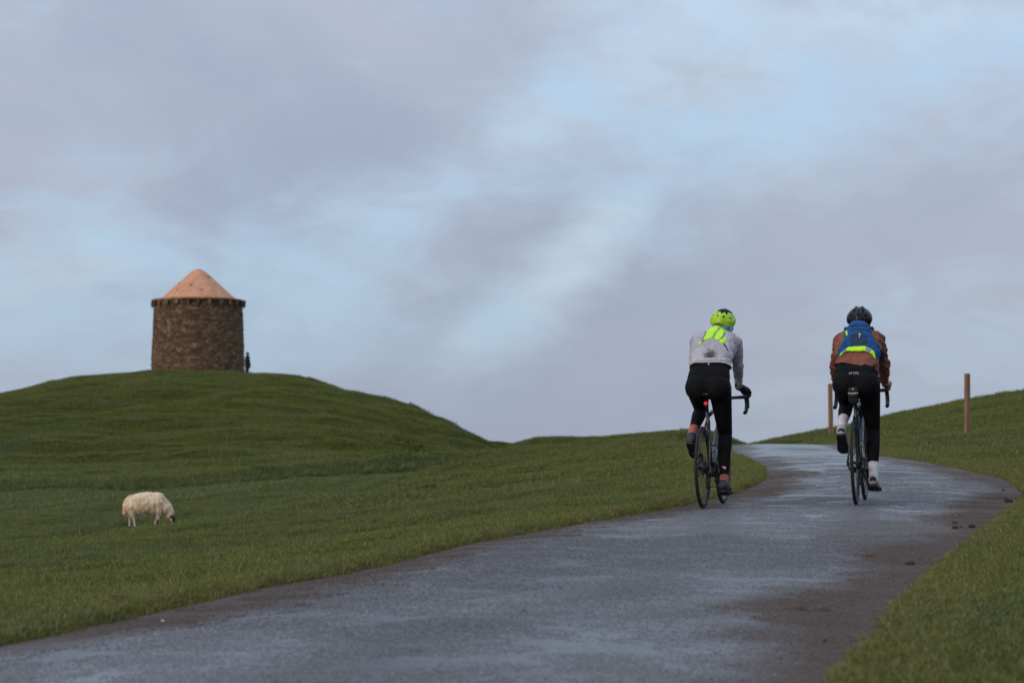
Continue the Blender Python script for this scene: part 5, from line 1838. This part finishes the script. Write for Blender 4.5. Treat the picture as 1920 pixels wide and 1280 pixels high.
P2, JK2, TG2 = rider('cyclist in rust jacket and black helmet, on the right of the pair', RIDE2, J2, dict(
    tight_end_l=.66, tight_end_r=.70, sock=material('white_sock', lambda n: principled(n, n.mix(n.ramp(n.noise(n.node('ShaderNodeTexCoord').outputs['Object'], 34., 3., .5), .64, .68), (.66, .60, .63), (.12, .10, .12)), .8, .2)),
    shoe=material('two_tone_shoe', lambda n: principled(n, n.mix(n.ramp(n.noise(n.node('ShaderNodeTexCoord').outputs['Object'], 14., 1., .4), .60, .64), (.40, .37, .38), (.04, .038, .04)), .45, .4)), heel_patch=M_SOLE,
    hand_dx=-.021, loose=.016, sag=.020, sleeve=1.06, creases=creases2, jacket=material('rust_shell', m_rust), hem_point=(0, .22, 1.100), hem_normal=(-.22, -.40, -.88)))
hl2 = lambda az: math.radians(np.interp(abs(az), [0, .35, .8, 1.4, 2.2, 3.15], [104, 106, 114, 112, 96, 84]))
M_BLKHELM = simple('black_helmet', (0.007, 0.007, 0.009), .35, .3, vary=.15, scale=10)
helmet(P2, (-.015, .770, 1.517), M_BLKHELM, [(0, .78, .07, .10, 0), (0, 1.22, .11, .05, 0), (.50, .80, .09, .26, .25), (.62, 1.28, .17, .05, -.35), (.9, .5, .08, .25, 0), (1.3, 1.0, .09, .25, .2), (1.1, 1.55, .15, .03, -.2), (2.4, .8, .12, .4, 0)], hl2, (.108, .142, .100), .06, .0, 0)
for s in (-1, 1):
    # raised ribs that part at the crown
    bm = bmesh.new()
    add_tube(bm, [(-.015 + s * .016, .690, 1.590), (-.015 + s * .024, .74, 1.610), (-.015 + s * .028, .84, 1.606)], [.008, .013, .010], 8)
    bm_obj('helmet_rib', bm, M_BLKHELM, P2, True)


def c2(zx, zy, yl=.32):
    px, py = 1540 + zx / 10.667, 560 + zy / 10.667
    return (((px - 1605.5) / 231 - yl * .075) / .997 + .014, (950 - py) / 232)


# the backpack: a slim sack, wings round the ribs, straps; it hangs from the rider
pack = tag(empty('backpack'), 'blue backpack with lime reflective band on the back of the rust jacket', 'backpack')
pack.matrix_world = RIDE2
M_BLUE = material('blue_nylon', lambda n: principled(n, n.mix(n.ramp(n.noise(n.mapping(n.node('ShaderNodeTexCoord').outputs['Object'], scale=(1, 1, 2.2)), 12., 4., .6, 1.0), .35, .65), (.007, .042, .140), (.013, .082, .230)), .7, .15,
                   normal=n.bump(n.noise(n.mapping(n.node('ShaderNodeTexCoord').outputs['Object'], scale=(1, 1, 2.5)), 18., 4., .6, 1.4), .6, .010)))
M_NAVY = simple('navy_mesh', (0.018, 0.040, 0.075), .8, .2, vary=.3, bump=.5, bscale=220)
tj2 = bvh(JK2.data)
xm = -.010
sk = [[(xm - .078, .345, 1.225, .045), (xm + .078, .345, 1.225, .045), (xm - .070, .420, 1.335, .052), (xm + .070, .420, 1.335, .052)],
      [(xm - .070, .420, 1.335, .052), (xm + .070, .420, 1.335, .052), (xm - .052, .530, 1.420, .050), (xm + .052, .530, 1.420, .050)],
      [(xm - .052, .530, 1.420, .050), (xm + .052, .530, 1.420, .050), (xm - .034, .605, 1.462, .040), (xm + .034, .605, 1.462, .040)]]
skm = volume('sack', sk, .008, 5)
wrinkle(skm, lambda x, y, z: .006 * mnoise.noise((x * 10, y * 10, z * 30)) + .004 * mnoise.noise((x * 30, y * 20, z * 60)))
link('sack', skm, M_BLUE, pack, True)
WING = [(530, 500), (880, 480), (975, 600), (985, 760), (1080, 900), (1170, 1050), (1212, 1180), (1205, 1290), (1120, 1262), (1040, 1160), (900, 1095), (520, 1095), (380, 1185), (332, 1195), (348, 1050), (430, 900), (490, 760), (482, 640)]
laid_on('back_wing', tj2, [c2(*p) for p in WING], .010, M_BLUE, pack, .005, thick=.006)
t2 = bvh(JK2.data, skm, bpy.data.objects['back_wing'].data)
laid_on('mesh_pocket', t2, [c2(*p) for p in [(572, 985), (575, 780), (620, 745), (740, 720), (840, 745), (890, 800), (905, 990), (740, 1000)]], .004, M_NAVY, pack, .005)
laid_on('zip_line', t2, [c2(*p) for p in [(600, 790), (620, 742), (740, 714), (850, 740), (842, 752), (740, 728), (630, 756), (614, 792)]], .008, M_PIPE, pack, .004)
laid_on('logo', t2, [c2(*p) for p in [(728, 738), (790, 742), (778, 756), (768, 758), (762, 826), (750, 826), (748, 756), (734, 752)]], .009, simple('silver_print', (.38, .42, .48), .5), pack, .003)
UPB = [(372, 1180), (432, 1110), (510, 1042), (562, 1010), (740, 1000), (900, 1005), (990, 1052), (1060, 1120), (1090, 1210), (1112, 1255)]
LOB = [(1092, 1258), (1010, 1160), (905, 1105), (740, 1085), (560, 1096), (440, 1140), (378, 1190)]
laid_on('band_edge', t2, [c2(*p) for p in [(x, y - 14) for x, y in UPB] + [(x + 6, y + 10) for x, y in LOB]], .0045, M_PIPE, pack, .004)
laid_on('lime_band', t2, [c2(*p) for p in UPB + LOB], .009, M_LIME, pack, .004)
laid_on('reflective_strip', t2, [c2(*p) for p in [(434, 1110), (505, 1044), (520, 1100), (446, 1138)]], .0125, M_GREY, pack, .004)
laid_on('reflective_strip', t2, [c2(*p) for p in [(905, 1008), (992, 1054), (985, 1142), (884, 1096)]], .0125, M_GREY, pack, .004)
laid_on('lime_tab', t2, [c2(*p) for p in [(474, 690), (500, 686), (518, 768), (492, 775)]], .012, M_LIME, pack, .003)
for s in (-1, 1):
    bm = bmesh.new()
    sh = J2['sh_l'] if s < 0 else J2['sh_r']
    pth = [(xm + s * .060, .575, 1.435), (xm + s * .095, .625, 1.440), (xm + s * .105, .675, 1.395), (xm + s * .105, .665, 1.30), (xm + s * .125, .60, 1.22), (xm + s * .15, .50, 1.16)]
    add_tube(bm, pth, [.02, .024, .024, .022, .018, .014], 8, squash=(1.2, .4))
    bm_obj('shoulder_strap', bm, M_BLUE, pack, True)
for zz in (650, 570):
    laid_on('fold_seam', t2, [c2(*p) for p in [(560, zz + 10), (640, zz - 18), (760, zz - 26), (900, zz - 4), (900, zz + 4), (760, zz - 16), (640, zz - 8), (566, zz + 20)]], .003, M_NAVY, pack, .003, thick=.004)
# writing on the tights
def write(txt, width, cx_, cz_, tree, mat, parent, name, dy=-1.0):
    cu = bpy.data.curves.new(name, 'FONT'); cu.body = txt; cu.align_x = 'CENTER'; cu.align_y = 'CENTER'; cu.resolution_u = 3; cu.offset = .012
    o = bpy.data.objects.new(name, cu); COL.objects.link(o)
    me = bpy.data.meshes.new_from_object(o.evaluated_get(bpy.context.evaluated_depsgraph_get()))
    bpy.data.objects.remove(o)
    bm = bmesh.new(); bm.from_mesh(me)
    bmesh.ops.triangulate(bm, faces=bm.faces[:])
    bmesh.ops.subdivide_edges(bm, edges=bm.edges[:], cuts=1)
    xs = [v.co.x for v in bm.verts]; k = width / (max(xs) - min(xs)); mx = (max(xs) + min(xs)) / 2
    for v in bm.verts:
        x, z = cx_ + (v.co.x - mx) * k, cz_ + v.co.y * k
        h = tree.ray_cast(Vector((x, dy, z)), Vector((0, 1, 0)), 3)
        if h[0] is not None: v.co = h[0] + Vector((0, -.0025, 0))
    return bm_obj(name, bm, mat, parent)


tt2 = bvh(TG2.data)
write('LE COL', .080, -.014, 1.062, tt2, simple('white_print', (.42, .42, .43), .6), TG2, 'lettering')
laid_on('sock_mark', tt2, disc(.14, .40, .001, .001), .001, M_PRINT, TG2, .002, thick=0) if False else None

# saddle bag below the second saddle
bag = tag(empty('saddle_bag'), 'small black saddle bag with pale strip under the saddle of the teal bicycle', 'bag')
bag.matrix_world = LEAN2
bgm = volume('pouch', [[(-.022, .070, .928, .026), (.022, .070, .928, .026), (-.020, .17, .925, .022), (.020, .17, .925, .022), (-.017, .105, .838, .026), (.017, .105, .838, .026), (0, .17, .86, .02)]], .006, 4)
link('pouch', bgm, simple('black_nylon', (.016, .015, .015), .7, .3, vary=.2, bump=.4, bscale=120), bag, True)
tb = bvh(bgm)
laid_on('pale_strip', tb, [(-.040, .905), (.040, .905), (.040, .895), (-.040, .895)], .002, simple('strip_print', (.50, .45, .40), .6), bag, .003)
laid_on('badge', tb, [(-.012, .938), (.012, .938), (0, .918)], .002, simple('bronze_print', (.32, .22, .14), .5), bag, .002)
bm = bmesh.new(); add_tube(bm, [(-.045, .12, .885), (-.02, .05, .886), (.02, .05, .886), (.045, .12, .885)], .004, 6, squash=(1, 2)); bm_obj('strap', bm, M_PIPE, bag, True)

# ------------------------------------------------------------------ the onlooker beside the tower
wx, wy = at(464, 703, 208)[:2]
wz = gz(wx, wy)
k = 1.0
fb = [[(0, 0, 1.55, .10), (0, .02, 1.58, .10)], [(0, 0, 1.42, .055), (0, 0, 1.52, .055)], [(-.13, 0, 1.38, .075), (.13, 0, 1.38, .075), (-.12, 0, 1.0, .10), (.12, 0, 1.0, .10)],
      [(.09, .03, .95, .09), (.09, .0, .5, .062)], [(-.09, -.03, .95, .09), (-.09, -.04, .5, .062)], [(.09, 0, .5, .062), (.09, -.02, .09, .045)], [(-.09, -.04, .5, .062), (-.09, -.06, .09, .045)],
      [(.09, -.02, .06, .05), (.10, .14, .05, .04)], [(-.09, -.06, .06, .05), (-.10, .10, .05, .04)],
      [(-.19, 0, 1.36, .06), (-.23, -.02, 1.08, .05)], [(-.23, -.02, 1.08, .05), (-.20, .10, .88, .04)], [(.19, 0, 1.36, .06), (.23, -.02, 1.08, .05)], [(.23, -.02, 1.08, .05), (.20, .10, .88, .04)],
      [(0, .11, 1.53, .02)], [(-.20, .12, .86, .035), (-.19, .16, .80, .025)], [(.20, .12, .86, .035), (.19, .16, .80, .025)]]
P3 = tag(link('person', volume('person', fb, .02, 3), simple('onlooker_skin', (.20, .13, .10), .6), None, True), 'dark silhouette of a person in a long coat standing beside the tower', 'person')
P3.location = (wx, wy, wz); P3.rotation_euler = (0, 0, math.radians(-55))
coat = [[(-.14, 0, 1.39, .09), (.14, 0, 1.39, .09), (-.15, 0, 1.05, .12), (.15, 0, 1.05, .12)], [(-.15, 0, 1.05, .12), (.15, 0, 1.05, .12), (-.18, .03, .66, .12), (.20, .03, .66, .12)],
        [(-.20, 0, 1.37, .075), (-.245, -.02, 1.08, .065)], [(-.245, -.02, 1.08, .065), (-.21, .09, .90, .05)], [(.20, 0, 1.37, .075), (.245, -.02, 1.08, .065)], [(.245, -.02, 1.08, .065), (.21, .09, .90, .05)], [(0, 0, 1.42, .075), (0, 0, 1.47, .065)]]
link('coat', volume('coat', coat, .02, 3), simple('black_coat', (.010, .012, .015), .8, .2), P3, True)
link('trousers', volume('trousers', grow(fb[3:7], .015), .02, 2), simple('black_trousers', (.009, .009, .011), .8, .2), P3, True)
bm = bmesh.new(); add_lathe(bm, [(.001, 1.74), (.07, 1.735), (.105, 1.70), (.113, 1.63), (.118, 1.615), (.165, 1.60), (.165, 1.59), (.10, 1.60)], 20)
bm_obj('hat', bm, MATS['black_coat'], P3, True)
bm = bmesh.new()
for s in (-1, 1):
    bmesh.ops.create_icosphere(bm, subdivisions=1, radius=.045, matrix=Matrix.Translation((s * .095, .03, .05)) @ Matrix.Diagonal((1, 2.4, 1, 1)))
bm_obj('boot', bm, MATS['black_coat'], P3, True)
